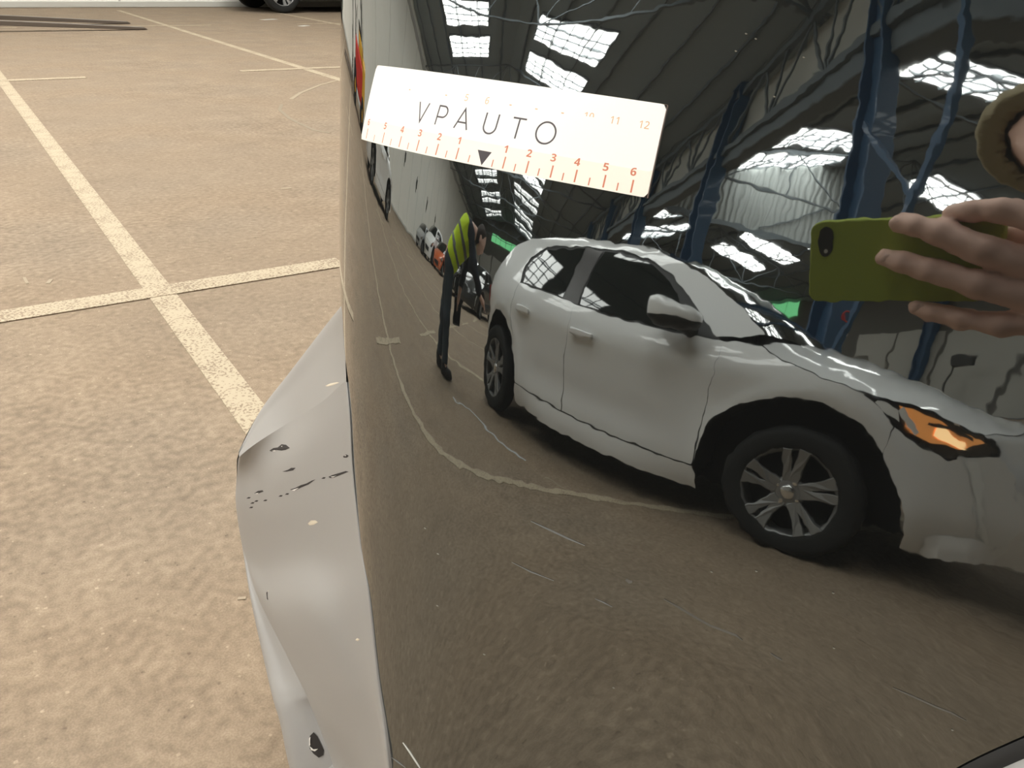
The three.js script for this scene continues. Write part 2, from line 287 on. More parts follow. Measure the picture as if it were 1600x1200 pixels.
// valley girder, fascia and gutter over the row of blue columns; gable infill in the far bay
{
  const g = [], b0 = B_END + 0.2, b1 = B_RIGHT - 0.2, yb = 6.45, yt = 7.95, P = (b, y) => [b, y, -A_VALLEY];
  g.push(bar(P(b0, yb), P(b1, yb), 0.22, 0.16), bar(P(b0, yt), P(b1, yt), 0.2, 0.16));
  for (let b = -60.6; b < 13; b += 2.0) g.push(bar(P(b, yb), P(b, yt), 0.07), bar(P(b, yb), P(b + 1, yt), 0.06), bar(P(b + 1, yt), P(b + 2, yb), 0.06));
  const girder = hall(mesh('trim_1', g, M.roofSteel));
  mesh('fascia_board', box(lenB - 0.4, 1.45, 0.05, midB, 7.25, -(A_VALLEY - 0.35)), M.fascia, girder);
  mesh('gutter', rbox(lenB - 0.4, 0.34, 0.4, 0.04, midB, 6.22, -(A_VALLEY - 0.2)), M.roofSteel, girder);
  // corrugated gable sheet hanging across the far bay
  const n = 220, pos = [], idx = [], za = A_VALLEY - 0.7, zb = RIDGE2 + 0.4;
  const rib = (t) => { const f = (t * 32) % 1; return f < 0.3 ? 0 : f < 0.4 ? (f - 0.3) / 0.1 : f < 0.8 ? 1 : (1 - f) / 0.2; };
  const c = grid(32 * 10, 1, (s, t) => { const a = za + (zb - za) * s; return [-20.3 + 0.06 * rib(s), 7.25 + (roofY(a) - 0.05 - 7.25) * t, -a]; });
  const gable = hall(mesh('trim_2', c, M.cladding));
  mesh('bottom_rail', box(0.2, 0.22, za - zb, -20.3, 7.15, -(za + zb) / 2), M.roofSteel, gable);
  mesh('stay', bar([-20.2, 7.3, 11.4], [-20.2, 8.9, 14.6], 0.05), M.roofSteel, gable);
}
// blue columns
function column(a, b, w, h, label, group) {
  const t = thing('steel_column', label, 'column', W(a, b), TURN, group);
  mesh('web', box(w, h, 0.05, 0, h / 2, 0), M.blueSteel, t);
  for (const s of [-1, 1]) mesh('flange', rbox(0.05, h, w * 0.9, 0.012, s * w / 2, h / 2, 0), M.blueSteel, t);
  mesh('base_plate', rbox(w + 0.25, 0.03, w + 0.2, 0.01, 0, 0.015, 0), M.blueSteel, t);
  if (h > 7) mesh('cap_plate', rbox(w + 0.1, 0.04, w + 0.05, 0.01, 0, h - 0.02, 0), M.blueSteel, t);
  return t;
}
const colB = column(A_VALLEY, -6.75, 0.46, 8.1, 'wide blue steel column with a round sign, standing behind the white hatchback', 'blue columns under the valley girder');
{
  mesh('sign_plate', join([rbox(0.02, 0.5, 0.26, 0.008, 0.235, 1.95, 0.1)]), white({ color: lin(0.6, 0.55, 0.5) }), colB);
  mesh('sign_ring', new THREE.TorusGeometry(0.09, 0.018, 8, 24).rotateY(Math.PI / 2).translate(0.25, 2.02, 0.1), M.red, colB);
}
column(A_VALLEY, -12.7, 0.46, 8.1, 'blue steel column rising from behind the roof of the white hatchback', 'blue columns under the valley girder');
column(A_VALLEY, -18.7, 0.46, 8.1, 'slim blue column, first one beyond the column at the hatchback roof', 'blue columns under the valley girder');
column(A_VALLEY, -24.7, 0.46, 8.1, 'slim blue column, second one beyond the column at the hatchback roof', 'blue columns under the valley girder');
column(A_VALLEY, -30.7, 0.46, 8.1, 'far slim blue column, third one beyond the hatchback roof', 'blue columns under the valley girder');
column(A_VALLEY, -0.8, 0.46, 8.1, 'blue steel column behind the photographer', 'blue columns under the valley girder');
column(A_BACK + 0.4, -24.9, 0.5, 8.0, 'blue column against the pale back wall, between two dark joints', 'blue columns along the back wall');
column(A_BACK + 0.4, -19.2, 0.6, 8.0, 'blue column against the pale back wall, nearest the hatchback headlight', 'blue columns along the back wall');
{
  const t = thing('knee_brace', 'leaning blue steel brace beside the wide blue column', 'brace', W(A_VALLEY + 0.42, -6.4), TURN);
  mesh('long_strut', bar([0, 0.02, 0], [2.1, 6.3, 0], 0.085), M.blueSteel, t);
  mesh('short_strut', bar([-0.1, 4.85, 0.05], [1.15, 3.45, 0.05], 0.075), M.blueSteel, t);
  const u = thing('guard_rail', 'orange and red guard rail at the foot of the blue brace', 'guard rail', W(-8.2, -9.5), TURN);
  for (const x of [0, 0.5, 1]) mesh('post', rbox(0.09, 1.05, 0.09, 0.02, x, 0.52, 0), x === 0.5 ? M.blueSteel : M.red, u);
  mesh('rail', rbox(1.2, 0.12, 0.06, 0.02, 0.5, 0.9, 0.08), std({ color: lin(0.5, 0.22, 0.05) }), u);
  const l = thing('site_lamp', 'dark flood lamp on a thin stand against the pale back wall', 'flood lamp', W(A_BACK + 1.6, -21.8), TURN);
  mesh('stand', rod([0, 0, 0], [0, 3.2, 0], 0.06), M.joint, l); mesh('foot', rbox(0.7, 0.06, 0.7, 0.02, 0, 0.03, 0), M.joint, l);
  mesh('lamp_head', rbox(0.9, 0.55, 0.35, 0.08, 0.4, 3.0, 0, 0), M.joint, l);
}

// ---------------------------------------------------------------- the dark glossy car, seen from a hand's breadth
const dark = thing('dark_suv', 'glossy black car with a ruler stuck on its mirror-like rear corner', 'car', new THREE.Vector3(0, 0, 0));
// height of the corner panel over its own plane (fitted from what it mirrors)
const P0 = new THREE.Vector3(0.11043, 0.83826, -0.29815), PU = new THREE.Vector3(0.73135, 0, 0.682), PV = new THREE.Vector3(0.13013, 0.98163, -0.13955), PN = new THREE.Vector3(-0.66947, 0.19081, 0.71792);
const PC = [
  [0.032323, 0.007302, -0.028723, -0.002364, 0.001727], [-0.060043, -0.004185, -0.05259, 0.068292, 0.014218],
  [-0.054631, 0.002067, 0.033895, 0.030594, -0.081522], [0.046977, 0.000425, 0.173591, -0.268041, -0.054804],
  [-0.051584, 0.02062, -0.05359, -0.016746, 0.162006], [0.002574, -0.094586, -0.116759, 0.364016, 0.014797],
  [0.037094, -0.003907, 0.035707, -0.002849, -0.085193], [-0.005956, 0.089277, 0.007469, -0.172877, 0.028712]];
const VC = -0.19;
function panelRaw(u, v) {
  const uu = Math.min(u, 0.15), a = (uu + 0.08) / 0.22, b = (v + 0.115) / 0.225;
  let w = 0, wa = 0, wb = 0;
  for (let i = 0; i < 8; i++) { let s = 0, sb = 0; for (let j = 0; j < 5; j++) { s += PC[i][j] * b ** j; if (j) sb += PC[i][j] * j * b ** (j - 1); } w += s * a ** i; wb += sb * a ** i; if (i) wa += s * i * a ** (i - 1); }
  wa /= 0.22; wb /= 0.225;
  return [w + wa * (u - uu), wa, wb];
}
function panelH(u, v) {                 // [w, dw/du, dw/dv]; below VC the panel runs on with little curvature
  if (v >= VC) return panelRaw(u, v);
  const e = 0.004, p = panelRaw(u, VC), q = panelRaw(u, VC + e), d = v - VC, k = 0.06;
  const cur = (i) => (q[i] - p[i]) / e;
  return [p[0] + p[2] * d + k * cur(2) * d * d / 2, p[1] + cur(1) * d, p[2] + k * cur(2) * d];
}
const panelPoint = (u, v, off = 0) => { const [w, wu, wv] = panelH(u, v); const n = PN.clone().addScaledVector(PU, -wu).addScaledVector(PV, -wv).normalize(); return P0.clone().addScaledVector(PU, u).addScaledVector(PV, v).addScaledVector(PN, w).addScaledVector(n, off); };
function hitPanel(x, y) {               // where the line of sight of an image point meets the panel
  const r = rayAt(x, y), D = camera.position.clone().sub(P0), a = [D.dot(PU), D.dot(PV), D.dot(PN)], b = [r.dot(PU), r.dot(PV), r.dot(PN)];
  const F = (t) => a[2] + t * b[2] - panelH(Math.max(-0.345, a[0] + t * b[0]), a[1] + t * b[1])[0];
  let t = 0.24; while (t < 0.8 && F(t) > 0) t += 0.0008;
  let lo = t - 0.0008, hi = t; for (let i = 0; i < 40; i++) { const m = (lo + hi) / 2; if (F(m) > 0) lo = m; else hi = m; }
  const u = a[0] + lo * b[0], v = a[1] + lo * b[1], [, wu, wv] = panelH(u, v);
  return { u, v, t: lo, p: r.multiplyScalar(lo).add(camera.position), n: PN.clone().addScaledVector(PU, -wu).addScaledVector(PV, -wv).normalize() };
}
const BUMPER_EDGE = [[566, 865], [577, 930], [592, 1060], [603, 1130], [613, 1205]];
const edgeHits = BUMPER_EDGE.map(([x, y]) => hitPanel(x, y)), edgeV = edgeHits.map((h) => h.v), edgeU = edgeHits.map((h) => h.u);
function leftU(v) {                      // left end of the panel: rounds away above, cut along the bumper below
  const free = -0.343 + (0.12 - v) * 0.2;
  if (v >= edgeV[0] + 0.05) return free;
  if (v >= edgeV[0]) { const k = (edgeV[0] + 0.05 - v) / 0.05; return free * (1 - k) + edgeU[0] * k; }
  for (let i = 1; i < edgeV.length; i++) if (v >= edgeV[i]) { const k = (edgeV[i - 1] - v) / (edgeV[i - 1] - edgeV[i]); return edgeU[i - 1] * (1 - k) + edgeU[i] * k; }
  const n = edgeV.length - 1; return edgeU[n] + (edgeV[n] - v) * 0.45;
}
{
  const nu = 560, nv = 520, v0 = -0.365, v1 = 0.13, pos = new Float32Array((nu + 1) * (nv + 1) * 3), nor = new Float32Array(pos.length), idx = [];
  const peel = (u, v) => 4.2e-6 * noise.noise(u * 290, v * 290, 0.5) + 7e-6 * noise.noise(u * 110, v * 110, 3.5);
  for (let j = 0; j <= nv; j++) for (let i = 0; i <= nu; i++) {
    const v = v0 + (v1 - v0) * j / nv, ul = leftU(v), u = ul + (0.19 - ul) * i / nu;
    const [w, wu0, wv0] = panelH(u, v), e = 5e-4, h = peel(u, v), wu = wu0 + (peel(u + e, v) - h) / e, wv = wv0 + (peel(u, v + e) - h) / e;
    const n = PN.clone().addScaledVector(PU, -wu).addScaledVector(PV, -wv).normalize(), p = P0.clone().addScaledVector(PU, u).addScaledVector(PV, v).addScaledVector(PN, w);
    const k = (j * (nu + 1) + i) * 3; pos.set([p.x, p.y, p.z], k); nor.set([n.x, n.y, n.z], k);
    if (i < nu && j < nv) { const a = j * (nu + 1) + i; idx.push(a, a + 1, a + nu + 1, a + 1, a + nu + 2, a + nu + 1); }
  }
  const g = new THREE.BufferGeometry(); g.setAttribute('position', new THREE.BufferAttribute(pos, 3)); g.setAttribute('normal', new THREE.BufferAttribute(nor, 3)); g.setIndex(idx);
  mesh('corner_panel', g, M.panel, dark);
}
// the grey plastic bumper corner below it: creased ledge, face and lower lip
{
  const patch = (rows, nu, nv, flip) => { // rows of [x, y, distance]
    const cols = rows.map((r) => smoothPoly(r.map((p) => at(...p).toArray())));
    return grid(nu, nv, (s, t) => smoothPoly(cols.map((c) => c(s)))(t), flip);
  };
  // the bumper lies behind the tangent plane of the panel at its edge, so that it never shows in the panel's own mirror
  M.panel.side = THREE.DoubleSide; dark.updateMatrixWorld(true);
  const edgeAt = (x, y) => { const h = hitPanel(x, y); return [h.p, h.n]; };
  const behind = (x, y, [p, n], e) => { const d = rayAt(x, y), q = camera.position.clone().sub(p).dot(n); return (-e - q) / Math.min(-0.12, d.dot(n)); };
  // each row: image heights from the panel edge out to the left, and how far each point sinks behind the tangent plane
  const rowsF = [
    [[541, 597], [500, 630, 0.004], [450, 661, 0.006], [400, 693, 0.012], [374, 714, 0.022]],
    [[546, 650], [500, 690, 0.003], [440, 725, 0.004], [392, 745, 0.013], [370.5, 748, 0.028]],
    [[551, 740], [505, 770, 0.002], [440, 790, 0.003], [393, 800, 0.013], [370, 792, 0.033]],
    [[563, 850], [520, 865, 0.002], [455, 872, 0.004], [405, 878, 0.022], [382, 864, 0.050]],
    [[577, 930], [538, 945, 0.002], [482, 950, 0.006], [432, 952, 0.032], [405, 935, 0.066]],
    [[592, 1060], [566, 1060, 0.002], [525, 1055, 0.010], [477, 1050, 0.044], [452, 1030, 0.082]],
    [[603, 1130], [588, 1135, 0.002], [555, 1130, 0.014], [510, 1130, 0.054], [487, 1105, 0.092]],
    [[612, 1199], [603, 1212, 0.003], [580, 1212, 0.016], [553, 1215, 0.060], [525, 1208, 0.100]]];
  const edges = rowsF.map((r) => edgeAt(r[0][0] + (r[0][1] < 800 ? 9 : 2), r[0][1]));
  const rows3 = rowsF.map((r, i) => { const E = edges[i], d0 = behind(r[0][0], r[0][1], E, 0); const o = r.slice(1).map(([x, y, e], c) => [x, y, d0 + 0.58 * (behind(x, y, E, e) - d0) + 0.011 * i * Math.min(1, (c + 1) / 3)]);
    const l = o[3]; return [[r[0][0] + 5, r[0][1], d0 + 0.0022], [r[0][0], r[0][1], d0 - 0.0006], [r[0][0] - 7, r[0][1] + 3, d0 + 0.58 * (behind(r[0][0] - 7, r[0][1] + 3, E, 0.0005) - d0)], ...o, [l[0] + 2, l[1] + 4, l[2] + 0.07]]; });
  { const q = rows3[rows3.length - 1].map(([x, y, d], i) => [x + 14, y + 95, d + 0.035]); rows3.push(q); }
  const crease = rows3[0].slice(1, 7);
  const P3 = (p) => at(...p);
  const rimPx = [[537, 474], [524, 490], [500, 520], [450, 585], [408, 640], [373, 706]];
  const rim = rimPx.map(([x, y], i) => { if (!i) return [x, y, crease[0][2] + 0.015]; const yc = P3(crease[i]).y + 0.012 + 0.01 * Math.sin(i), r = rayAt(x, y); return [x, y, i === 5 ? crease[5][2] + 0.012 : (yc - EYE) / r.y]; });
  const ledge = patch([rim.map(([x, y, d]) => [x + 4, y + 16, d + 0.06]), rim, rim.map(([x, y, d], i) => [(x * 0.62 + crease[i][0] * 0.38), (y * 0.6 + crease[i][1] * 0.4), d * 0.58 + crease[i][2] * 0.42]), crease], 40, 24);
  const face = patch(rows3, 64, 90);
  const lp = (k) => rows3[k][6][2];
  const lip = patch([
    [[384, 848, lp(3) + 0.02], [379, 848, lp(3) + 0.03], [378.5, 850, lp(3) + 0.036], [378, 851, lp(3) + 0.08]],
    [[412, 935, lp(4) + 0.018], [400, 936, lp(4) + 0.045], [391, 930, lp(4) + 0.065], [391, 931, lp(4) + 0.12]],
    [[462, 1035, lp(5) + 0.016], [440, 1040, lp(5) + 0.05], [416, 1040, lp(5) + 0.085], [416, 1041, lp(5) + 0.15]],
    [[480, 1085, lp(6) + 0.012], [455, 1085, lp(6) + 0.035], [428, 1090, lp(6) + 0.07], [428, 1091, lp(6) + 0.13]],
    [[500, 1112, lp(6) + 0.016], [470, 1118, lp(6) + 0.03], [440, 1130, lp(6) + 0.06], [440, 1131, lp(6) + 0.13]],
    [[540, 1212, lp(7) + 0.016], [500, 1212, lp(7) + 0.03], [459, 1212, lp(7) + 0.06], [459, 1213, lp(7) + 0.13]],
    [[590, 1320, lp(7) + 0.05], [550, 1320, lp(7) + 0.06], [500, 1320, lp(7) + 0.09], [500, 1321, lp(7) + 0.16]]], 30, 60);
  const cl = mesh('bumper_cladding', [ledge, face, lip], M.plastic, dark);
  cl.userData.label = 'scuffed grey plastic bumper corner';
  cl.updateMatrixWorld(); cl.material.side = THREE.DoubleSide;
  const rc = new THREE.Raycaster();
  const onto = (x, y) => { rc.set(camera.position, rayAt(x, y)); const h = rc.intersectObject(cl, false)[0]; return h ? h.point : at(x, y, 0.5); };
  const blotch = (pts, m, name, lift = 0.0005) => { // torn flake lying on the surface
    const q = pts.map(([x, y]) => { const p = onto(x, y); return p.addScaledVector(rayAt(x, y), -lift); }), c = q.reduce((s, p) => s.add(p), new THREE.Vector3()).divideScalar(q.length).addScaledVector(rayAt(...pts[0]), -lift * 0.8);
    const pos = []; q.forEach((p, i) => { const n = q[(i + 1) % q.length]; pos.push(...c.toArray(), ...p.toArray(), ...n.toArray()); });
    const g = new THREE.BufferGeometry(); g.setAttribute('position', new THREE.Float32BufferAttribute(pos, 3)); g.computeVertexNormals(); return mesh(name, g, m, cl);
  };
  blotch([[421, 704], [427, 700], [434, 699], [440, 694], [447, 695], [453, 700], [446, 703], [440, 704], [432, 703], [425, 706]], M.gouge, 'gouge');
  blotch([[424, 705], [429, 702], [433, 701], [430, 705]], M.gougeLight, 'gouge', 0.0009); blotch([[438, 698], [441, 696], [442, 699]], M.gougeLight, 'gouge', 0.0009);
  blotch([[441, 737], [450, 734], [455, 731], [462, 731], [458, 735], [448, 737]], M.gouge, 'gouge');
  blotch([[453, 765], [460, 763], [470, 758], [480, 755], [487, 751], [493, 749], [482, 757], [470, 762], [460, 767]], M.gouge, 'gouge'); blotch([[455, 766], [461, 764], [467, 762], [460, 767]], M.gougeLight, 'gouge', 0.0009);
  blotch([[513, 745], [520, 742], [530, 739], [540, 736], [545, 737], [532, 742], [522, 746], [516, 747]], M.gouge, 'gouge'); blotch([[516, 745], [522, 744], [526, 743], [520, 746]], M.gougeLight, 'gouge', 0.0009);
  blotch([[397, 771], [403, 767], [410, 766], [412, 768], [404, 771]], M.gouge, 'gouge'); blotch([[398, 771], [404, 770], [402, 772]], M.gougeLight, 'gouge', 0.0009);
  for (const [x, y] of [[388, 778], [394, 786], [400, 783], [392, 793], [414, 782], [438, 775], [448, 772], [505, 747]]) blotch([[x - 3, y + 1], [x, y - 1.4], [x + 4, y - 1.2], [x + 2, y + 1]], M.gouge, 'gouge');
  blotch([[536, 713], [541, 710], [545, 712], [542, 715], [537, 715]], M.gouge, 'gouge'); blotch([[538, 712], [541, 711], [540, 713]], M.gougeLight, 'gouge', 0.0009);
  blotch([[508, 603], [516, 599], [527, 597], [530, 598], [520, 602], [512, 604]], M.chip, 'scuff');
  blotch([[481, 818], [486, 813], [493, 813], [497, 816], [490, 820], [484, 821]], M.chip, 'scuff'); blotch([[555, 1000], [558, 997], [562, 999], [559, 1002]], M.chip, 'scuff');
  blotch([[417, 925], [420, 922], [423, 940], [427, 960], [424, 964], [420, 948]], M.chip, 'scuff'); blotch([[416, 926], [418, 924], [419, 938], [417, 936]], M.gouge, 'gouge', 0.0009);
  blotch([[484, 1150], [490, 1144], [496, 1151], [506, 1172], [505, 1180], [498, 1184], [490, 1178], [484, 1170]], M.gouge, 'gouge', 0.0008); blotch([[484, 1166], [489, 1172], [497, 1170], [492, 1174], [486, 1172]], M.gougeLight, 'gouge', 0.0014); blotch([[483, 1154], [485, 1151], [485, 1164], [483, 1166]], M.gougeLight, 'gouge', 0.0014);
  // grey arch trim below the lower edge of the panel, right
  const e = [[1400, 1284], [1470, 1246], [1540, 1208], [1602, 1180], [1660, 1156], [1730, 1132]].map(([x, y]) => { const h = hitPanel(x, y); return [h.u, h.v]; });
  const ap = smoothPoly(e), prof = smoothPoly([[-0.001, 0], [0.003, -0.0005], [0.009, -0.004], [0.011, -0.012], [0.008, -0.03], [0.0, -0.05], [-0.03, -0.05]]);
  const arch = grid(40, 18, (s, t) => { const [u, v] = ap(s), [o, q] = prof(t); const n = ap(Math.min(1, s + 0.02)), m = ap(Math.max(0, s - 0.02)); const dx = n[0] - m[0], dy = n[1] - m[1], L = Math.hypot(dx, dy); return panelPoint(u + dy / L * -q, v - dx / L * -q, o + 0.0008).toArray(); });
  mesh('arch_cladding', arch, M.plastic, dark);
  mesh('arch_gap_shade', grid(40, 4, (s, t) => { const [u, v] = ap(s), n = ap(Math.min(1, s + 0.02)), m = ap(Math.max(0, s - 0.02)), dx = n[0] - m[0], dy = n[1] - m[1], L = Math.hypot(dx, dy), q = 0.0065 - 0.0085 * t; return panelPoint(u - dy / L * q, v + dx / L * q, 0.0006 + 0.0012 * Math.sin(Math.PI * t)).toArray(); }), M.blackTrim, dark);  // dark strip added for the shade in the gap above the arch trim
  // the tail of the car beyond the corner: bumper and painted tail running across to the far side
  const across = new THREE.Vector3(0.292, 0, -0.956), rearward = new THREE.Vector3(-0.956, 0, -0.292);
  const sweep = (pts, L, bulge, n = 28) => { const c = smoothPoly(pts.map((q) => q.toArray())); return grid(40, n, (s, t) => { const q = new THREE.Vector3(...c(s)).addScaledVector(across, L * t).addScaledVector(rearward, bulge * 4 * t * (1 - t)); return q.toArray(); }); };
  const outer = [...rim.map(P3), ...rows3.slice(1, 8).map((r) => P3(r[6])), P3([456, 1212, lp(7) + 0.13])];
  outer.push(outer[outer.length - 1].clone().add(new THREE.Vector3(0.25, -0.06, -0.02)));
  mesh('tail_bumper', sweep(outer, 1.35, 0.03), M.plastic, dark);
  const free = []; for (let v = -0.33; v <= 0.125; v += 0.035) free.push(panelPoint(leftU(v) + 0.002, v, -0.001)); const tp = panelPoint(leftU(0.128) + 0.002, 0.128, -0.001); free.push(tp, tp.clone().add(new THREE.Vector3(0.05, 0.14, -0.02)), tp.clone().add(new THREE.Vector3(0.2, 0.27, 0.0)));
  mesh('tail_panel', sweep(free, 1.35, 0.03), M.carBlack, dark);
  const topRow = (u) => panelPoint(u, 0.129, -0.0005), l0 = leftU(0.129);
  mesh('shoulder_panel', grid(30, 10, (s, t) => topRow(l0 + (0.19 - l0) * s).add(new THREE.Vector3((0.05 + 0.13 * (1 - s)) * t * t, 0.27 * t, -0.03 * t - 0.05 * t * t)).toArray()), M.carBlack, dark);
  const botRow = (u) => panelPoint(u, -0.364, -0.0005), b0 = leftU(-0.364);
  mesh('lower_bumper', grid(30, 10, (s, t) => botRow(b0 + (0.1 - b0) * s).add(new THREE.Vector3(0.05 * t * t, -0.2 * t, -0.10 * t * t)).toArray()), M.plastic, dark);
  // fine scratches, dust and dark streaks on the paint
  const scratch_streak = (pts, w, m = M.scratch_streak) => { const rcp = (x, y) => { const h = hitPanel(x, y); return h.p.addScaledVector(h.n, 0.0003); };
    const q = pts.map((p) => rcp(...p)), L = [], R = []; const pos = [], idx = [];
    q.forEach((p, i) => { const a = q[Math.max(0, i - 1)], b = q[Math.min(q.length - 1, i + 1)], d = b.clone().sub(a).normalize(), s = d.cross(p.clone().sub(camera.position)).normalize().multiplyScalar(w * (i === 0 || i === q.length - 1 ? 0.2 : 0.5)); pos.push(...p.clone().add(s).toArray(), ...p.clone().sub(s).toArray()); if (i) idx.push(2 * i - 2, 2 * i - 1, 2 * i, 2 * i, 2 * i - 1, 2 * i + 1); });
    const g = new THREE.BufferGeometry(); g.setAttribute('position', new THREE.Float32BufferAttribute(pos, 3)); g.setIndex(idx); g.computeVertexNormals(); mesh('scratch_streak', g, m, dark); };
  dark.updateMatrixWorld(true); dark.children[0].geometry.computeBoundingSphere(); M.panel.side = THREE.DoubleSide;
  scratch_streak([[830, 814], [858, 827], [888, 841], [914, 852]], 0.0008); scratch_streak([[630, 1160], [641, 1175], [652, 1192], [658, 1202]], 0.001, M.fascia); scratch_streak([[612, 1183], [622, 1190], [634, 1199]], 0.0008);
  scratch_streak([[800, 878], [830, 893], [866, 907]], 0.0006); scratch_streak([[930, 935], [944, 941], [957, 948]], 0.0006);
  scratch_streak([[978, 905], [984, 908], [988, 909]], 0.002, M.mark); scratch_streak([[1038, 936], [1060, 948], [1090, 966], [1110, 977], [1150, 992], [1160, 1000]], 0.0009, M.mark); scratch_streak([[1204, 1020], [1216, 1028], [1222, 1031]], 0.0009, M.mark);
  scratch_streak([[1395, 1074], [1425, 1087], [1460, 1103], [1486, 1113], [1510, 1126]], 0.0007, M.mark);
  for (const [x, y] of [[665, 825], [685, 865], [684, 946], [959, 1074], [1302, 926], [1488, 1140], [1112, 893], [1182, 892], [1166, 53], [1181, 61], [1303, 1012], [1256, 90], [757, 1022], [1210, 151], [1150, 80]]) scratch_streak([[x - 1.8, y - 0.8], [x, y + 0.3], [x + 1.8, y + 0.8]], 0.0006, M.dust);
}
// the magnetic ruler stuck to the panel
{
  const quad = [[-0.2177, 0.0324], [-0.0636, 0.0346], [-0.0618, 0.0001], [-0.2257, -0.0027]];
  const uvq = (s, t) => [0, 1].map((k) => (quad[0][k] * (1 - s) + quad[1][k] * s) * (1 - t) + (quad[3][k] * (1 - s) + quad[2][k] * s) * t);
  const cw = 2048, ch = 480, cv = document.createElement('canvas'); cv.width = cw; cv.height = ch;
  const c = cv.getContext('2d'); c.fillStyle = '#fffdf8'; c.fillRect(0, 0, cw, ch);
  const gd = c.createLinearGradient ? '#fff6ea' : '#fff6ea'; c.fillStyle = gd; c.fillRect(0, ch * 0.72, cw, ch * 0.28);
  c.textAlign = 'center'; c.textBaseline = 'middle';
  const red = '#cf7a5c', pale = '#e2b48a';
  const S = [0.035, 0.145, 0.236, 0.317, 0.395, 0.469, 0.553, 0.619, 0.686, 0.753, 0.816, 0.888, 0.955], N = ['6', '5', '4', '3', '2', '1', '', '1', '2', '3', '4', '5', '6'];
  S.forEach((s, i) => {
    if (N[i]) { c.fillStyle = red; c.font = 'bold 58px sans-serif'; c.fillText(N[i], s * cw + 4, ch * 0.75); c.fillRect((s + 0.006) * cw - 4, ch * 0.835, 8, ch * 0.14); }
    if (i < 12) { c.fillStyle = red; c.fillRect(((s + S[i + 1]) / 2 + 0.006) * cw - 3, ch * 0.895, 6, ch * 0.085); }
  });
  c.fillStyle = '#3b3336'; c.beginPath(); c.moveTo(0.537 * cw, ch * 0.815); c.lineTo(0.581 * cw, ch * 0.815); c.lineTo(0.561 * cw, ch * 0.985); c.closePath(); c.fill();
  c.fillStyle = '#3e383c'; c.font = '132px sans-serif';
  const L = 'VPAUTO', X = [0.303, 0.382, 0.460, 0.553, 0.636, 0.717];
  // the thin wide-set lettering, drawn as strokes
  c.strokeStyle = '#433c40'; c.lineWidth = 9; c.lineCap = 'butt'; c.lineJoin = 'miter';
  const line = (pts) => { c.beginPath(); pts.forEach(([x, y], i) => (i ? c.lineTo(x, y) : c.moveTo(x, y))); c.stroke(); };
  const y0 = ch * 0.375, y1 = ch * 0.615, x = X.map((v) => v * cw);
  line([[x[0] - 42, y0], [x[0], y1], [x[0] + 42, y0]]);
  c.beginPath(); c.moveTo(x[1] - 32, y1); c.lineTo(x[1] - 32, y0 + 4); c.lineTo(x[1] + 6, y0 + 4); c.arc(x[1] + 6, y0 + 36, 32, -Math.PI / 2, Math.PI / 2); c.lineTo(x[1] - 32, y0 + 68); c.stroke();
  line([[x[2] - 46, y1], [x[2], y0], [x[2] + 46, y1]]); line([[x[2] - 28, y1 - 38], [x[2] + 28, y1 - 38]]);
  c.beginPath(); c.moveTo(x[3] - 40, y0); c.lineTo(x[3] - 40, y1 - 42); c.arc(x[3], y1 - 42, 40, Math.PI, 0, true); c.lineTo(x[3] + 40, y0); c.stroke();
  line([[x[4] - 40, y0 + 4], [x[4] + 40, y0 + 4]]); line([[x[4], y0], [x[4], y1]]);
  c.beginPath(); c.ellipse(x[5], (y0 + y1) / 2, 54, 58, 0, 0, Math.PI * 2); c.stroke();
  c.fillStyle = pale; c.font = '52px sans-serif';
  for (const [s, n] of [[0.451, '5'], [0.521, '6'], [0.885, '11'], [0.957, '12']]) c.fillText(n, s * cw, ch * 0.245);
  // numbers that have nearly faded away
  c.save(); c.beginPath(); c.rect(0.79 * cw, ch * 0.17, 0.06 * cw, ch * 0.075); c.clip(); c.fillText('10', 0.817 * cw, ch * 0.245); c.restore();
  for (const s of [0.22, 0.376, 0.596, 0.673, 0.747]) c.fillRect(s * cw - 7, ch * 0.245, 14, 6);
  const tex = new THREE.CanvasTexture(cv); tex.colorSpace = THREE.SRGBColorSpace;
  const out = (s, t) => { const r = 0.014, sx = s * 0.155, ty = t * 0.0352; return 0; };
  const ext = (s) => Math.max(0, Math.min(1, s));
  const top = grid(140, 30, (s, t) => { const rx = 0.012, ry = 0.05; // a little rounding at the corners
    let e = Math.max(0, 1 - Math.min(s, 1 - s) / rx), sh = e > 0 ? ry * (1 - Math.sqrt(Math.max(0, 1 - e * e))) : 0; const tt = sh + t * (1 - 2 * sh); return panelPoint(...uvq(s, tt), 0.0014).toArray(); }, true);
  { const p = top.attributes.uv; for (let i = 0; i < p.count; i++) p.setY(i, 1 - p.getY(i)); }
  top.computeVertexNormals();
  const t = thing('magnetic_ruler', 'white magnetic ruler strip with red centimetre marks stuck on the glossy black car', 'ruler', new THREE.Vector3());
  mesh('printed_face', top, std({ map: tex, roughness: 0.45, side: THREE.DoubleSide }), t);
  const edge = []; const ring = [[0, 0, 1, 0], [1, 0, 1, 1], [1, 1, 0, 1], [0, 1, 0, 0]];
  for (const [s0, t0, s1, t1] of ring) edge.push(grid(60, 1, (k, q) => panelPoint(...uvq(s0 + (s1 - s0) * k, t0 + (t1 - t0) * k), 0.0002 + 0.0011 * q).toArray()));
  mesh('magnet_edge', edge, std({ color: lin(0.75, 0.6, 0.55), roughness: 0.7, side: THREE.DoubleSide }), t);
}

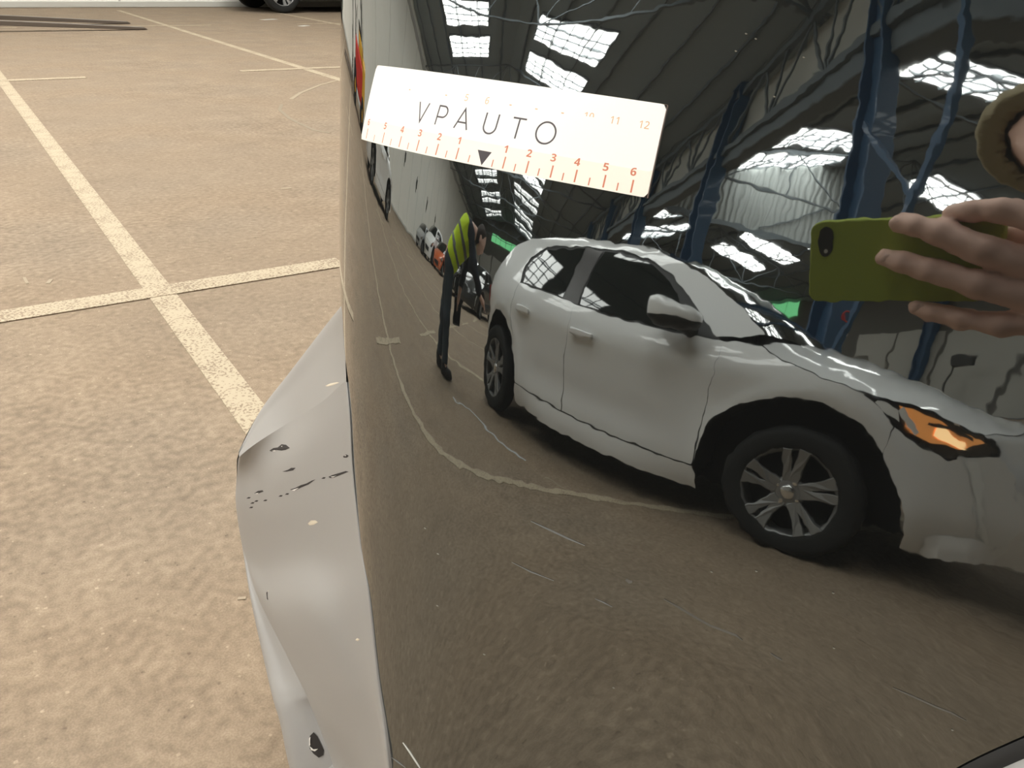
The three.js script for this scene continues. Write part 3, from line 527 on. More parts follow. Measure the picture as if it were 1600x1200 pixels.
// ---------------------------------------------------------------- cars
// A small hatchback drawn in X (forward, 0 at the front hub), Y up and half-width; the left side has negative z.
const halfW = spline([0.10, 0.2, 0.27, 0.34, 0.45, 0.56, 0.66, 0.75, 0.81, 0.86, 0.92, 0.96, 1.02, 1.12, 1.24, 1.34, 1.40, 1.46], [0.74, 0.80, 0.828, 0.846, 0.853, 0.857, 0.862, 0.873, 0.880, 0.874, 0.852, 0.832, 0.80, 0.742, 0.668, 0.60, 0.54, 0.44]);
const sideZ = (X, Y) => { let z = halfW(Y); if (X > 0.12) z -= 0.285 * Math.pow((X - 0.12) / 0.58, 2.5); if (X < -2.5) z -= 0.26 * Math.pow((-2.5 - X) / 0.7, 2.3);
  const f = Math.exp(-Math.pow((Math.hypot(X - 0.01, Y - 0.31) - 0.46) / 0.05, 2)) + Math.exp(-Math.pow((Math.hypot(X + 2.48, Y - 0.31) - 0.46) / 0.05, 2)); z += 0.012 * f;
  if (X < -0.5 && X > -2.1) z -= 0.016 * Math.exp(-Math.pow((Y - 0.47) / 0.11, 2)) * Math.min(1, (-0.5 - X) / 0.3, (X + 2.1) / 0.3); return z; };
function coons(Lp, Rp, Tp, Bp) { const L = poly(Lp), R = poly(Rp), Tq = poly(Tp), B = poly(Bp), l0 = L(0), l1 = L(1), r0 = R(0), r1 = R(1);
  return (s, t) => { const a = L(t), b = R(t), c = B(s), d = Tq(s); return [0, 1].map((k) => a[k] * (1 - s) + b[k] * s + c[k] * (1 - t) + d[k] * t - (l0[k] * (1 - s) * (1 - t) + r0[k] * s * (1 - t) + l1[k] * (1 - s) * t + r1[k] * s * t)); }; }
const sidePanel = (L, R, Tp, B, nu = 18, nv = 18, off = 0, flare = 0) => { const f = coons(L, R, Tp, B); return [-1, 1].map((m) => grid(nu, nv, (s, t) => { const [X, Y] = f(s, t); return [X, Y, m * (sideZ(X, Y) + off + flare * (1 - t) * Math.min(1, s * 3.5, (1 - s) * 3.5))]; }, m > 0)); };
// profile, read off the photograph
const DOOR = [[-0.455, 0.32], [-0.435, 0.62], [-0.415, 0.81], [-0.42, 0.95]], BSHUT = [[-1.425, 0.33], [-1.43, 0.64], [-1.41, 0.86], [-1.41, 0.965]];
const RDOOR = [[-2.08, 0.32], [-2.125, 0.47], [-2.2, 0.62], [-2.26, 0.80], [-2.2, 0.985]];
const BELT_F = [[-1.41, 0.965], [-0.95, 0.95], [-0.42, 0.95]], BELT_R = [[-2.2, 0.985], [-1.8, 0.985], [-1.41, 0.965]];
const SHUT = [[-0.42, 0.95], [-0.24, 0.955], [-0.18, 0.915], [-0.07, 0.875], [0.07, 0.84], [0.2, 0.8]];
const ARCH_F = [[-0.435, 0.3], [-0.44, 0.45], [-0.4, 0.58], [-0.29, 0.68], [-0.11, 0.745], [0.08, 0.74], [0.22, 0.68], [0.335, 0.56]];
const ARCH_R = [[-2.1, 0.3], [-2.13, 0.45], [-2.2, 0.58], [-2.32, 0.68], [-2.47, 0.735], [-2.62, 0.725], [-2.75, 0.65], [-2.84, 0.5], [-2.86, 0.3]];
const WIN_TOP = [[-2.2, 1.215], [-2.03, 1.32], [-1.58, 1.368], [-1.25, 1.37], [-1.0, 1.33], [-0.82, 1.25], [-0.64, 1.12], [-0.46, 0.965]];
const ROOF_EDGE = [[-2.36, 1.375], [-2.03, 1.42], [-1.74, 1.445], [-1.44, 1.445], [-1.16, 1.43], [-1.02, 1.405], [-0.79, 1.325], [-0.59, 1.235], [-0.4, 1.125], [-0.25, 1.0]];
const gap = (P, dx, dy = 0) => P.map(([x, y]) => [x + dx, y + dy]);
const lowest = (P, y) => P.map((p, i) => (i === 0 ? [p[0], y] : p));
const G = {};
{
  const g = 0.004;
  G.fender = sidePanel(gap(DOOR, g), [[0.335, 0.56], [0.34, 0.68], [0.29, 0.74], [0.2, 0.8]], SHUT, [[-0.451, 0.32], ...ARCH_F.slice(1)], 30, 16);
  G.front_door = sidePanel(gap(BSHUT, g), gap(DOOR, -g), BELT_F, [[-1.421, 0.33], [-0.459, 0.32]], 24, 24);
  G.rear_door = sidePanel(RDOOR, gap(BSHUT, -g), BELT_R, [[-2.08, 0.32], [-1.43, 0.33]], 24, 24);
  G.sill = sidePanel([[-2.1, 0.19], [-2.1, 0.27], [-2.085, 0.315]], [[-0.435, 0.19], [-0.435, 0.26], [-0.452, 0.312]], [[-2.085, 0.315], [-1.43, 0.322], [-0.452, 0.312]], [[-2.1, 0.19], [-0.435, 0.19]], 30, 8, 0.006, 0.04);
  const seamR = [[-2.85, 0.4], [-2.87, 0.62], [-2.9, 0.8], [-2.93, 0.985]];
  G.quarter = sidePanel(seamR, gap(RDOOR.slice(1), -g), [[-2.93, 0.985], [-2.5, 1.0], [-2.204, 0.985]], [[-2.85, 0.4], [-2.84, 0.5], [-2.75, 0.65], [-2.62, 0.725], [-2.47, 0.735], [-2.32, 0.68], [-2.2, 0.58], [-2.129, 0.47]], 34, 20);
  G.c_pillar = sidePanel([[-2.93, 0.985], [-2.8, 1.11], [-2.56, 1.28], [-2.36, 1.375]], [[-2.2, 0.985], [-2.24, 1.1], [-2.2, 1.215], [-2.03, 1.32]], [[-2.36, 1.375], [-2.03, 1.32]].map((p) => p), [[-2.93, 0.985], [-2.5, 1.0], [-2.2, 0.985]], 20, 20);
  G.cant_rail = sidePanel([[-2.03, 1.32], [-2.36, 1.375]].slice(0, 2), [[-0.46, 0.965], [-0.25, 1.0]], ROOF_EDGE, WIN_TOP.slice(1), 50, 6);
  G.side_glass = sidePanel([[-2.2, 0.985], [-2.24, 1.1], [-2.2, 1.215]], [[-0.44, 0.955], [-0.46, 0.965]], WIN_TOP, [[-2.2, 0.985], [-1.8, 0.985], [-1.41, 0.965], [-0.95, 0.95], [-0.44, 0.95]], 60, 14, -0.008);
  G.pane_front = sidePanel([[-1.37, 0.978], [-1.39, 1.2], [-1.38, 1.345]], [[-0.62, 0.972], [-0.64, 1.02], [-0.67, 1.085]], [[-1.38, 1.345], [-1.25, 1.348], [-1.0, 1.308], [-0.84, 1.228], [-0.67, 1.085]], [[-1.37, 0.978], [-0.95, 0.963], [-0.62, 0.963]], 30, 14, -0.004);
  G.pane_rear = sidePanel([[-2.15, 1.0], [-2.18, 1.1], [-2.15, 1.2]], [[-1.56, 0.985], [-1.56, 1.2], [-1.57, 1.345]], [[-2.15, 1.2], [-2.02, 1.295], [-1.57, 1.345]], [[-2.15, 1.0], [-1.8, 1.0], [-1.56, 0.985]], 24, 14, -0.004);
  G.b_pillar = sidePanel([[-1.55, 0.975], [-1.555, 1.2], [-1.56, 1.352]], [[-1.385, 0.97], [-1.4, 1.2], [-1.395, 1.352]], [[-1.56, 1.352], [-1.395, 1.352]], [[-1.55, 0.975], [-1.385, 0.97]], 6, 14, -0.002);
  G.mirror_base = sidePanel([[-0.62, 0.958], [-0.64, 1.0], [-0.655, 1.07]], [[-0.44, 0.955], [-0.46, 0.968]], [[-0.655, 1.07], [-0.46, 0.968]], [[-0.62, 0.958], [-0.44, 0.955]], 8, 6, -0.003);
  G.bumper_side = sidePanel([[0.45, 0.17], [0.445, 0.32], [0.40, 0.43], [0.335, 0.555], [0.345, 0.675]], [[0.66, 0.19], [0.69, 0.36], [0.675, 0.5], [0.645, 0.585]], [[0.345, 0.675], [0.45, 0.6], [0.53, 0.562], [0.6, 0.57], [0.645, 0.585]], [[0.45, 0.17], [0.53, 0.16], [0.6, 0.17], [0.66, 0.19]], 20, 20);
  const bR = poly([[0.66, 0.19], [0.69, 0.36], [0.675, 0.5], [0.645, 0.585], [0.63, 0.64], [0.6, 0.665]]);
  G.bumper_front = [grid(28, 24, (s, t) => { const [X, Y] = bR(t), q = 2 * s - 1; return [X + 0.15 * (1 - q * q), Y, q * sideZ(X, Y)]; }, true)];
  G.grille = [grid(20, 6, (s, t) => { const [X, Y] = bR(0.28 + 0.3 * t), q = (2 * s - 1) * 0.72; return [X + 0.15 * (1 - q * q) + 0.008, Y, q * sideZ(X, Y)]; }, true)];
  G.headlight = sidePanel([[0.2, 0.795], [0.21, 0.79]], [[0.645, 0.588], [0.6, 0.66]], [[0.21, 0.795], [0.4, 0.755], [0.53, 0.69], [0.6, 0.66]], [[0.2, 0.79], [0.3, 0.735], [0.345, 0.68], [0.45, 0.605], [0.53, 0.567], [0.6, 0.573], [0.645, 0.588]], 20, 10, -0.006);
  G.indicator = sidePanel([[0.34, 0.752], [0.4, 0.66]].reverse(), [[0.61, 0.63], [0.575, 0.665]], [[0.34, 0.755], [0.44, 0.725], [0.53, 0.68], [0.575, 0.662]], [[0.4, 0.66], [0.46, 0.62], [0.55, 0.6], [0.61, 0.63]], 12, 8, 0.002);
  G.bulb = sidePanel([[0.47, 0.655], [0.475, 0.69]], [[0.575, 0.605], [0.56, 0.63]], [[0.475, 0.69], [0.51, 0.675], [0.56, 0.63]], [[0.47, 0.655], [0.52, 0.62], [0.575, 0.605]], 8, 5, 0.006);
  G.divider = sidePanel([[0.44, 0.69], [0.445, 0.7]], [[0.585, 0.635], [0.58, 0.655]], [[0.445, 0.7], [0.52, 0.69], [0.58, 0.655]], [[0.44, 0.69], [0.52, 0.676], [0.585, 0.635]], 8, 4, 0.0075);
  G.inner_chrome = sidePanel([[0.345, 0.735], [0.36, 0.75]], [[0.415, 0.65], [0.425, 0.665]], [[0.36, 0.75], [0.425, 0.665]], [[0.345, 0.735], [0.415, 0.65]], 6, 3, 0.006);
  G.reflector = sidePanel([[0.26, 0.765], [0.27, 0.775]], [[0.36, 0.69], [0.345, 0.735]], [[0.27, 0.775], [0.345, 0.735]], [[0.26, 0.765], [0.32, 0.715], [0.36, 0.69]], 8, 4, 0.001);
  G.day_lamp = sidePanel([[0.645, 0.27], [0.62, 0.44], [0.58, 0.56]], [[0.655, 0.27], [0.637, 0.44], [0.605, 0.56]], [[0.58, 0.56], [0.605, 0.56]], [[0.645, 0.27], [0.655, 0.27]], 3, 10, 0.006);
  G.bumper_lip = sidePanel([[0.5, 0.165], [0.52, 0.25]], [[0.665, 0.19], [0.66, 0.27]], [[0.52, 0.25], [0.6, 0.27], [0.66, 0.27]], [[0.5, 0.165], [0.665, 0.19]], 24, 10, 0.003, 0.034);
  const eB = poly([[-0.24, 0.96], [-0.18, 0.92], [-0.07, 0.88], [0.07, 0.845], [0.2, 0.803], [0.4, 0.762], [0.53, 0.698], [0.6, 0.667]]), cB = smoothPoly([[-0.06, 1.015], [0.1, 0.97], [0.3, 0.905], [0.5, 0.825], [0.64, 0.745], [0.755, 0.67]]);
  G.bonnet = [grid(24, 24, (s, t) => { const [x, y] = eB(t), [cx, cy] = cB(t), q = 2 * s - 1, w = 1 - q * q; return [x + (cx - x) * w, y + (cy - y) * Math.pow(w, 0.7), q * (sideZ(x, y) - 0.002)]; }, true)];
  const aP = poly([[-1.02, 1.405], [-0.79, 1.325], [-0.59, 1.235], [-0.4, 1.125], [-0.25, 1.0]]);
  G.windscreen = [grid(24, 16, (s, t) => { const [x, y] = aP(t), q = 2 * s - 1, w = 1 - q * q; return [x + (0.07 + 0.1 * t) * w, y + 0.03 * w * (1 - t) + 0.01 * w, q * (sideZ(x, y))]; }, true)];
  const rP = poly([[-2.36, 1.375], [-2.03, 1.42], [-1.74, 1.445], [-1.44, 1.445], [-1.16, 1.43], [-1.02, 1.405]]);
  G.roof = [grid(20, 24, (s, t) => { const [x, y] = rP(t), q = 2 * s - 1, w = 1 - q * q; return [x, y + 0.03 * w, q * sideZ(x, y)]; }, false)];
  const hP = poly([[-2.93, 0.985], [-2.8, 1.11], [-2.56, 1.28], [-2.36, 1.375]]);
  G.rear_glass = [grid(20, 12, (s, t) => { const [x, y] = hP(t), q = 2 * s - 1, w = 1 - q * q; return [x - 0.09 * w, y + 0.01 * w, q * sideZ(x, y)]; }, false)];
  const tP = poly([[-2.85, 0.4], [-2.87, 0.62], [-2.9, 0.8], [-2.93, 0.985]]);
  G.tailgate = [grid(28, 16, (s, t) => { const [x, y] = tP(t), q = 2 * s - 1, w = 1 - Math.pow(Math.abs(q), 3.2); return [x - 0.3 * w + 0.16 * w * Math.max(0, t - 0.3), y, q * sideZ(x, y)]; }, false)];
  G.rear_bumper = [grid(28, 8, (s, t) => { const y = 0.2 + 0.32 * t, x = -2.85, q = 2 * s - 1, w = 1 - Math.pow(Math.abs(q), 3.2); return [x - 0.36 * w, y, q * (sideZ(x, y) + 0.004)]; }, false)];
  G.tail_lamp = [-1, 1].map((m) => grid(10, 5, (s, t) => { const x = -2.905, y = 0.76 + 0.12 * t, q = m * (0.62 + 0.4 * s), w = 1 - Math.pow(Math.min(1, Math.abs(q)), 3.2); return [x - 0.29 * w + 0.08 * w - 0.012 - 0.0 * s, y, q * sideZ(x, y)]; }, m < 0));
  const liner = (arch) => [-1, 1].flatMap((m) => { const p = poly(arch); return [grid(40, 1, (s, t) => { const [X, Y] = p(s); return [X, Y, m * (sideZ(X, Y) - 0.002 - 0.28 * t)]; }, m > 0), grid(40, 1, (s, t) => { const [X, Y] = p(s); return [X, 0.2 + (Y - 0.2) * (1 - t), m * 0.585]; }, m < 0)]; });
  G.wheel_liner = [...liner([...ARCH_F, [0.41, 0.42], [0.45, 0.2]]), ...liner(ARCH_R)];
  G.underbody = [box(3.1, 0.5, 1.14, -1.2, 0.46, 0), box(2.1, 0.5, 1.1, -1.4, 0.85, 0), box(1.5, 0.32, 0.84, -1.5, 1.14, 0), box(1.55, 0.5, 1.5, -1.27, 0.46, 0)];
  G.door_handle = (X) => [-1, 1].map((m) => { const z = m * (sideZ(X, 0.81) + 0.022); return join([rbox(0.21, 0.04, 0.026, 0.012, X, 0.812, z), box(0.03, 0.022, 0.03, X - 0.08, 0.81, z - m * 0.015), box(0.03, 0.022, 0.03, X + 0.08, 0.81, z - m * 0.015)]); });
  G.handle_cup = (X) => [-1, 1].map((m) => T(new THREE.SphereGeometry(1, 16, 10).scale(0.062, 0.036, 0.01), X, 0.807, m * (sideZ(X, 0.81) - 0.002)));
  const shell = (lo, hi) => { const s = new THREE.SphereGeometry(1, 26, 18); const p = s.attributes.position; for (let i = 0; i < p.count; i++) { let x = p.getX(i), y = p.getY(i), z = p.getZ(i); const sq = (v, e) => Math.sign(v) * Math.pow(Math.abs(v), e); x = sq(x, 0.6); y = sq(y, 0.65); z = sq(z, 0.7); const taper = 1 - 0.32 * (x * 0.5 + 0.5); let yy = 0.075 * y * taper - 0.012 * x; yy = Math.max(lo, Math.min(hi, yy)); p.setXYZ(i, 0.135 * x, yy, 0.085 * z * (1 - 0.25 * Math.max(0, x))); } s.computeVertexNormals(); return s; };
  G.mirror_cap = [-1, 1].map((m) => T(shell(-0.02, 1), -0.63, 1.02, m * 0.955));
  G.mirror_foot = [-1, 1].flatMap((m) => [T(shell(-1, -0.018), -0.63, 1.02, m * 0.955), rod([-0.57, 0.965, m * 0.8], [-0.61, 0.985, m * 0.92], 0.028, 10)]);
  G.plate_strip = [rbox(0.02, 0.11, 0.5, 0.008, 0.853, 0.36, 0)];
}
function wheelGeo() {
  const lathe = (pts, n = 48) => new THREE.LatheGeometry(pts.map(([r, y]) => new THREE.Vector2(r, y)), n).rotateX(Math.PI / 2);
  const tyre = lathe([[0.2, -0.085], [0.235, -0.097], [0.275, -0.098], [0.298, -0.088], [0.309, -0.06], [0.3105, 0], [0.309, 0.06], [0.298, 0.088], [0.275, 0.098], [0.235, 0.097], [0.214, 0.088], [0.2, 0.075]]);
  const grooves = []; for (const z of [-0.045, -0.015, 0.015, 0.045]) grooves.push(T(new THREE.TorusGeometry(0.3106, 0.0025, 4, 48), 0, 0, z));
  const rim = join([lathe([[0.205, -0.08], [0.205, 0.05], [0.2, 0.078], [0.217, 0.089], [0.219, 0.082], [0.211, 0.07]]), lathe([[0, 0.058], [0.045, 0.06], [0.07, 0.052], [0.075, 0.03], [0.0, 0.02]])]);
  const back = lathe([[0.001, -0.03], [0.2, -0.03], [0.205, -0.06]]);
  const sh = new THREE.Shape(); sh.moveTo(0.055, -0.02); sh.lineTo(0.13, -0.015); sh.lineTo(0.208, -0.024); sh.lineTo(0.208, 0.024); sh.lineTo(0.13, 0.015); sh.lineTo(0.055, 0.02);
  const spoke = new THREE.ExtrudeGeometry(sh, { depth: 0.026, bevelEnabled: true, bevelSize: 0.003, bevelThickness: 0.005, bevelSegments: 2 });
  { const p = spoke.attributes.position; for (let i = 0; i < p.count; i++) { const r = p.getX(i); p.setZ(i, p.getZ(i) + 0.03 + 0.03 * Math.pow(Math.max(0, (r - 0.055) / 0.155), 1.5)); } spoke.computeVertexNormals(); }
  const cap = lathe([[0, 0.074], [0.024, 0.073], [0.031, 0.066], [0.033, 0.055]], 24);
  const bolts = []; for (let k = 0; k < 4; k++) bolts.push(T(new THREE.CylinderGeometry(0.009, 0.009, 0.02, 6).rotateX(Math.PI / 2), 0.052 * Math.cos(k * Math.PI / 2 + 0.5), 0.052 * Math.sin(k * Math.PI / 2 + 0.5), 0.056));
  return { tyre: join([tyre]), tread: join(grooves), rim, back, spoke: norm(spoke), cap, bolts: join(bolts) };
}
const WG = wheelGeo();
function addWheel(car, X, m, detail = true) {
  const w = new THREE.Group(); w.name = 'wheel'; car.add(w); w.position.set(X, 0.3105, m * 0.765); if (m < 0) w.rotation.y = Math.PI;
  mesh('tyre', WG.tyre, M.tyre, w); mesh('brake_backing', WG.back, M.under, w); mesh('rim', WG.rim, M.alloy, w);
  if (!detail) { const a = []; for (let k = 0; k < 5; k++) for (const s of [-0.2, 0.2]) a.push(T(WG.spoke, 0, 0, 0, 0, 0, k * Math.PI * 0.4 + s)); mesh('spokes', (WG.all ||= join(a)), M.alloy, w); return w; }
  mesh('tread', WG.tread, M.under, w);
  for (let k = 0; k < 5; k++) for (const s of [-0.185, 0.185]) { const q = mesh('spoke', WG.spoke, M.alloy, w); q.rotation.z = k * Math.PI * 0.4 + s + 0.35; }
  mesh('hub_cap', WG.cap, M.chrome, w); mesh('wheel_bolts', WG.bolts, M.chrome, w); return w;
}
const merged = {}; for (const k of Object.keys(G)) if (typeof G[k] !== 'function') merged[k] = G[k].length > 1 ? G[k] : G[k];
function makeCar(t, paint, detail = true, skip = []) {
  const add = (n, g, m) => { if (!skip.includes(n)) for (const q of (merged[g + '_sep'] ||= (['wheel_liner', 'underbody', 'mirror_foot'].includes(g) ? [join(G[g])] : G[g].map((x) => mergeVertices(x))))) mesh(n, q, m, t); };
  add('front_wing', 'fender', paint); add('front_door', 'front_door', paint); add('rear_door', 'rear_door', paint); add('sill', 'sill', paint); add('rear_wing', 'quarter', paint);
  add('roof_pillar', 'c_pillar', paint); add('roof_rail', 'cant_rail', paint); add('window_frame', 'side_glass', M.blackTrim); add('front_window', 'pane_front', M.glass); add('rear_window', 'pane_rear', M.glass); add('door_pillar', 'b_pillar', M.pillar); add('mirror_base', 'mirror_base', M.blackTrim);
  add('front_bumper', 'bumper_side', paint); add('bumper_front', 'bumper_front', paint); add('grille', 'grille', M.blackTrim); add('headlight', 'headlight', M.lampDark); add('day_lamp', 'day_lamp', M.lampWhite); add('lamp_reflector', 'reflector', M.lampWhite);
  add('bumper_lip', 'bumper_lip', paint);
  add('bonnet', 'bonnet', paint); add('windscreen', 'windscreen', M.glass); add('roof', 'roof', paint); add('rear_glass', 'rear_glass', M.glass); add('tailgate', 'tailgate', paint); add('rear_bumper', 'rear_bumper', paint); add('tail_lamp', 'tail_lamp', M.lampRed);
  add('wheel_liner', 'wheel_liner', M.under); add('underbody', 'underbody', M.under); add('mirror_cap', 'mirror_cap', paint); add('mirror_foot', 'mirror_foot', M.blackTrim);
  if (!skip.includes('door_handle')) for (const X of [-1.265, -2.01]) { for (const q of (merged['h' + X] ||= G.door_handle(X))) mesh('door_handle', q, paint, t); }
  add('indicator_lamp', 'indicator', detail ? M.amber : M.chrome); if (detail) { add('lamp_bulb', 'bulb', M.amberCore); add('lamp_divider', 'divider', M.lampDark); add('lamp_reflector', 'inner_chrome', M.lampWhite); }
  for (const X of [0, -2.54]) for (const m of [-1, 1]) if (!skip.includes('wheel') && !(skip.includes('rear_wheel') && X < -1)) addWheel(t, X, m, detail);
}
const yawOf = (dx, dz) => -Math.atan2(dz, dx);
const hatch = thing('hatchback', 'white hatchback with a lit amber indicator, parked opposite the glossy black car', 'car', new THREE.Vector3(-0.669, 0, 2.552), -0.1533);
makeCar(hatch, M.carWhite, true);
mesh('number_plate', G.plate_strip, M.fascia, hatch);
// the second white car, along the white wall
function carAt(name, label, a, b, dirA, dirB, paint, scale = 1, sy = 1, group, source) {
  const f = W(dirA, dirB), c = W(a, b);
  const t = thing(name, label, 'car', c, yawOf(f.x, f.z), group);
  t.scale.set(scale, scale * sy, scale); makeCar(t, paint, false); return t;
}
carAt('parked_car', 'white car parked along the white wall beside the forklift', 9.95, -6.05, 0, -1, M.carWhite, 1.03, 1.04);
carAt('parked_car', 'dark green car by the white wall, seen beyond the far bay lines', 16.26, 7.95, 0, 1, M.carGreen, 1.05, 1.1);
const row = 'row of cars nosed out from the wall';
carAt('parked_car', 'silver car at the wall end of the parked row', 14.6, -20.6, 0.1, 1, M.carSilver, 1, 1, row);
carAt('parked_car', 'tall pale car, second in the parked row from the wall', 12.4, -20.9, 0.1, 1, M.carWhite, 1.1, 1.22, row);
carAt('parked_car', 'orange car, third in the parked row from the wall', 10.2, -20.6, 0.1, 1, M.carOrange, 1, 1.05, row);
carAt('parked_car', 'pale silver car, fourth in the parked row from the wall', 8.0, -20.9, 0.1, 1, M.carSilver, 1.02, 1.1, row);
carAt('parked_car', 'black car behind the bending worker, nearest the white hatchback tail', 3.4, -13.2, 0.15, 1, M.carBlack, 1, 1, row);
carAt('parked_car', 'black car behind the bending worker, the farther of two', 5.9, -15.4, 0.15, 1, M.carBlack, 1, 1.02, row);
carAt('parked_van', 'tall white van beyond the tail of the white hatchback', 1.6, -19.5, 0, 1, M.carWhite, 1.15, 1.3, row);
// the rest of the glossy black car behind its corner panel
{
  const body = new THREE.Group(); body.name = 'car_body'; dark.add(body);
  const s = 1.1, yaw = THREE.MathUtils.degToRad(18);
  body.position.set(3.62, 0, -0.235); body.rotation.y = -yaw; body.scale.set(s, s * 1.1, s);
  makeCar(body, M.carBlack, false, ['rear_bumper', 'tailgate', 'tail_lamp', 'wheel']);
  mesh('inner_shell', [box(0.55, 0.75, 1.1, -2.55, 0.62, -0.06)], M.under, body);
  for (const X of [0, -2.54]) for (const m of [-1, 1]) addWheel(dark, 0, m, false).applyMatrix4(new THREE.Matrix4().compose(body.position, body.quaternion, body.scale).multiply(new THREE.Matrix4().makeTranslation(X, 0, 0)));
}

// ---------------------------------------------------------------- people
function smin(a, b, k) { const h = Math.max(0, Math.min(1, 0.5 + 0.5 * (b - a) / k)); return b * (1 - h) + a * h - k * h * (1 - h); }
const cap = (p, q, r0, r1 = r0) => ({ p, d: [q[0] - p[0], q[1] - p[1], q[2] - p[2]], r0, r1 });
const ball = (p, r, s = [1, 1, 1]) => ({ p, s, r0: r });
function dist1(c, x, y, z) {
  const dx = x - c.p[0], dy = y - c.p[1], dz = z - c.p[2];
  if (c.s) { const q = Math.hypot(dx / c.s[0], dy / c.s[1], dz / c.s[2]); return (q - c.r0) * Math.min(...c.s); }
  const L = c.d[0] ** 2 + c.d[1] ** 2 + c.d[2] ** 2, t = Math.max(0, Math.min(1, (dx * c.d[0] + dy * c.d[1] + dz * c.d[2]) / L));
  return Math.hypot(dx - c.d[0] * t, dy - c.d[1] * t, dz - c.d[2] * t) - (c.r0 + (c.r1 - c.r0) * t);
}
const field = (list, k) => {
  for (const c of list) { const h = c.s ? [0, 0, 0] : c.d.map((v) => v / 2); c.m = c.p.map((v, i) => v + h[i]); c.R = Math.hypot(...h) + (c.s ? c.r0 * Math.max(...c.s) : Math.max(c.r0, c.r1)); }
  return (x, y, z) => { let d = 1e3; for (const c of list) { const dx = x - c.m[0], dy = y - c.m[1], dz = z - c.m[2], far = d + k + c.R; if (!c.s && d < 1e2 && far > 0 && dx * dx + dy * dy + dz * dz > far * far) continue; d = smin(d, dist1(c, x, y, z), k); } return d; };
};
function skin(f, lo, hi, cell) {           // surface nets over the field
  const n = [0, 1, 2].map((i) => Math.ceil((hi[i] - lo[i]) / cell) + 1), N = n[0] * n[1] * n[2], v = new Float32Array(N), at3 = (i, j, k) => (k * n[1] + j) * n[0] + i;
  for (let k = 0; k < n[2]; k++) for (let j = 0; j < n[1]; j++) for (let i = 0; i < n[0]; i++) v[at3(i, j, k)] = f(lo[0] + i * cell, lo[1] + j * cell, lo[2] + k * cell);
  const id = new Int32Array(N).fill(-1), pos = [], nor = [], idx = [];
  for (let k = 0; k < n[2] - 1; k++) for (let j = 0; j < n[1] - 1; j++) for (let i = 0; i < n[0] - 1; i++) {
    let s = [0, 0, 0], m = 0;
    const c = (a, b, e) => v[at3(i + a, j + b, k + e)];
    for (const [a, b] of EDGES) { const p = c(...a), q = c(...b); if ((p < 0) !== (q < 0)) { const t = p / (p - q); for (let e = 0; e < 3; e++) s[e] += a[e] + (b[e] - a[e]) * t; m++; } }
    if (!m) continue;
    id[at3(i, j, k)] = pos.length / 3;
    const X = [i, j, k].map((q, e) => lo[e] + (q + s[e] / m) * cell); pos.push(...X);
    const h = cell * 0.5, g = [f(X[0] + h, X[1], X[2]) - f(X[0] - h, X[1], X[2]), f(X[0], X[1] + h, X[2]) - f(X[0], X[1] - h, X[2]), f(X[0], X[1], X[2] + h) - f(X[0], X[1], X[2] - h)], L = Math.hypot(...g) || 1; nor.push(g[0] / L, g[1] / L, g[2] / L);
  }
  for (let k = 1; k < n[2] - 1; k++) for (let j = 1; j < n[1] - 1; j++) for (let i = 1; i < n[0] - 1; i++) {
    const a = v[at3(i, j, k)] < 0;
    const quad = (b, p) => { if (a === b) return; const q = p.map((w) => id[at3(...w)]); if (q.some((w) => w < 0)) return; if (a) idx.push(q[0], q[1], q[2], q[0], q[2], q[3]); else idx.push(q[0], q[2], q[1], q[0], q[3], q[2]); };
    quad(v[at3(i + 1, j, k)] < 0, [[i, j - 1, k - 1], [i, j, k - 1], [i, j, k], [i, j - 1, k]]);
    quad(v[at3(i, j + 1, k)] < 0, [[i - 1, j, k - 1], [i - 1, j, k], [i, j, k], [i, j, k - 1]]);
    quad(v[at3(i, j, k + 1)] < 0, [[i - 1, j - 1, k], [i, j - 1, k], [i, j, k], [i - 1, j, k]]);
  }
  const g = new THREE.BufferGeometry(); g.setAttribute('position', new THREE.Float32BufferAttribute(pos, 3)); g.setAttribute('normal', new THREE.Float32BufferAttribute(nor, 3)); g.setIndex(idx); return g;
}
const EDGES = []; for (let a = 0; a < 8; a++) for (const b of [1, 2, 4]) if (!(a & b)) EDGES.push([[a & 1, (a >> 1) & 1, a >> 2], [(a | b) & 1, ((a | b) >> 1) & 1, (a | b) >> 2]]);
const clip = (f, g) => (x, y, z) => Math.max(f(x, y, z), g(x, y, z));
const grow = (f, r) => (x, y, z) => f(x, y, z) - r;
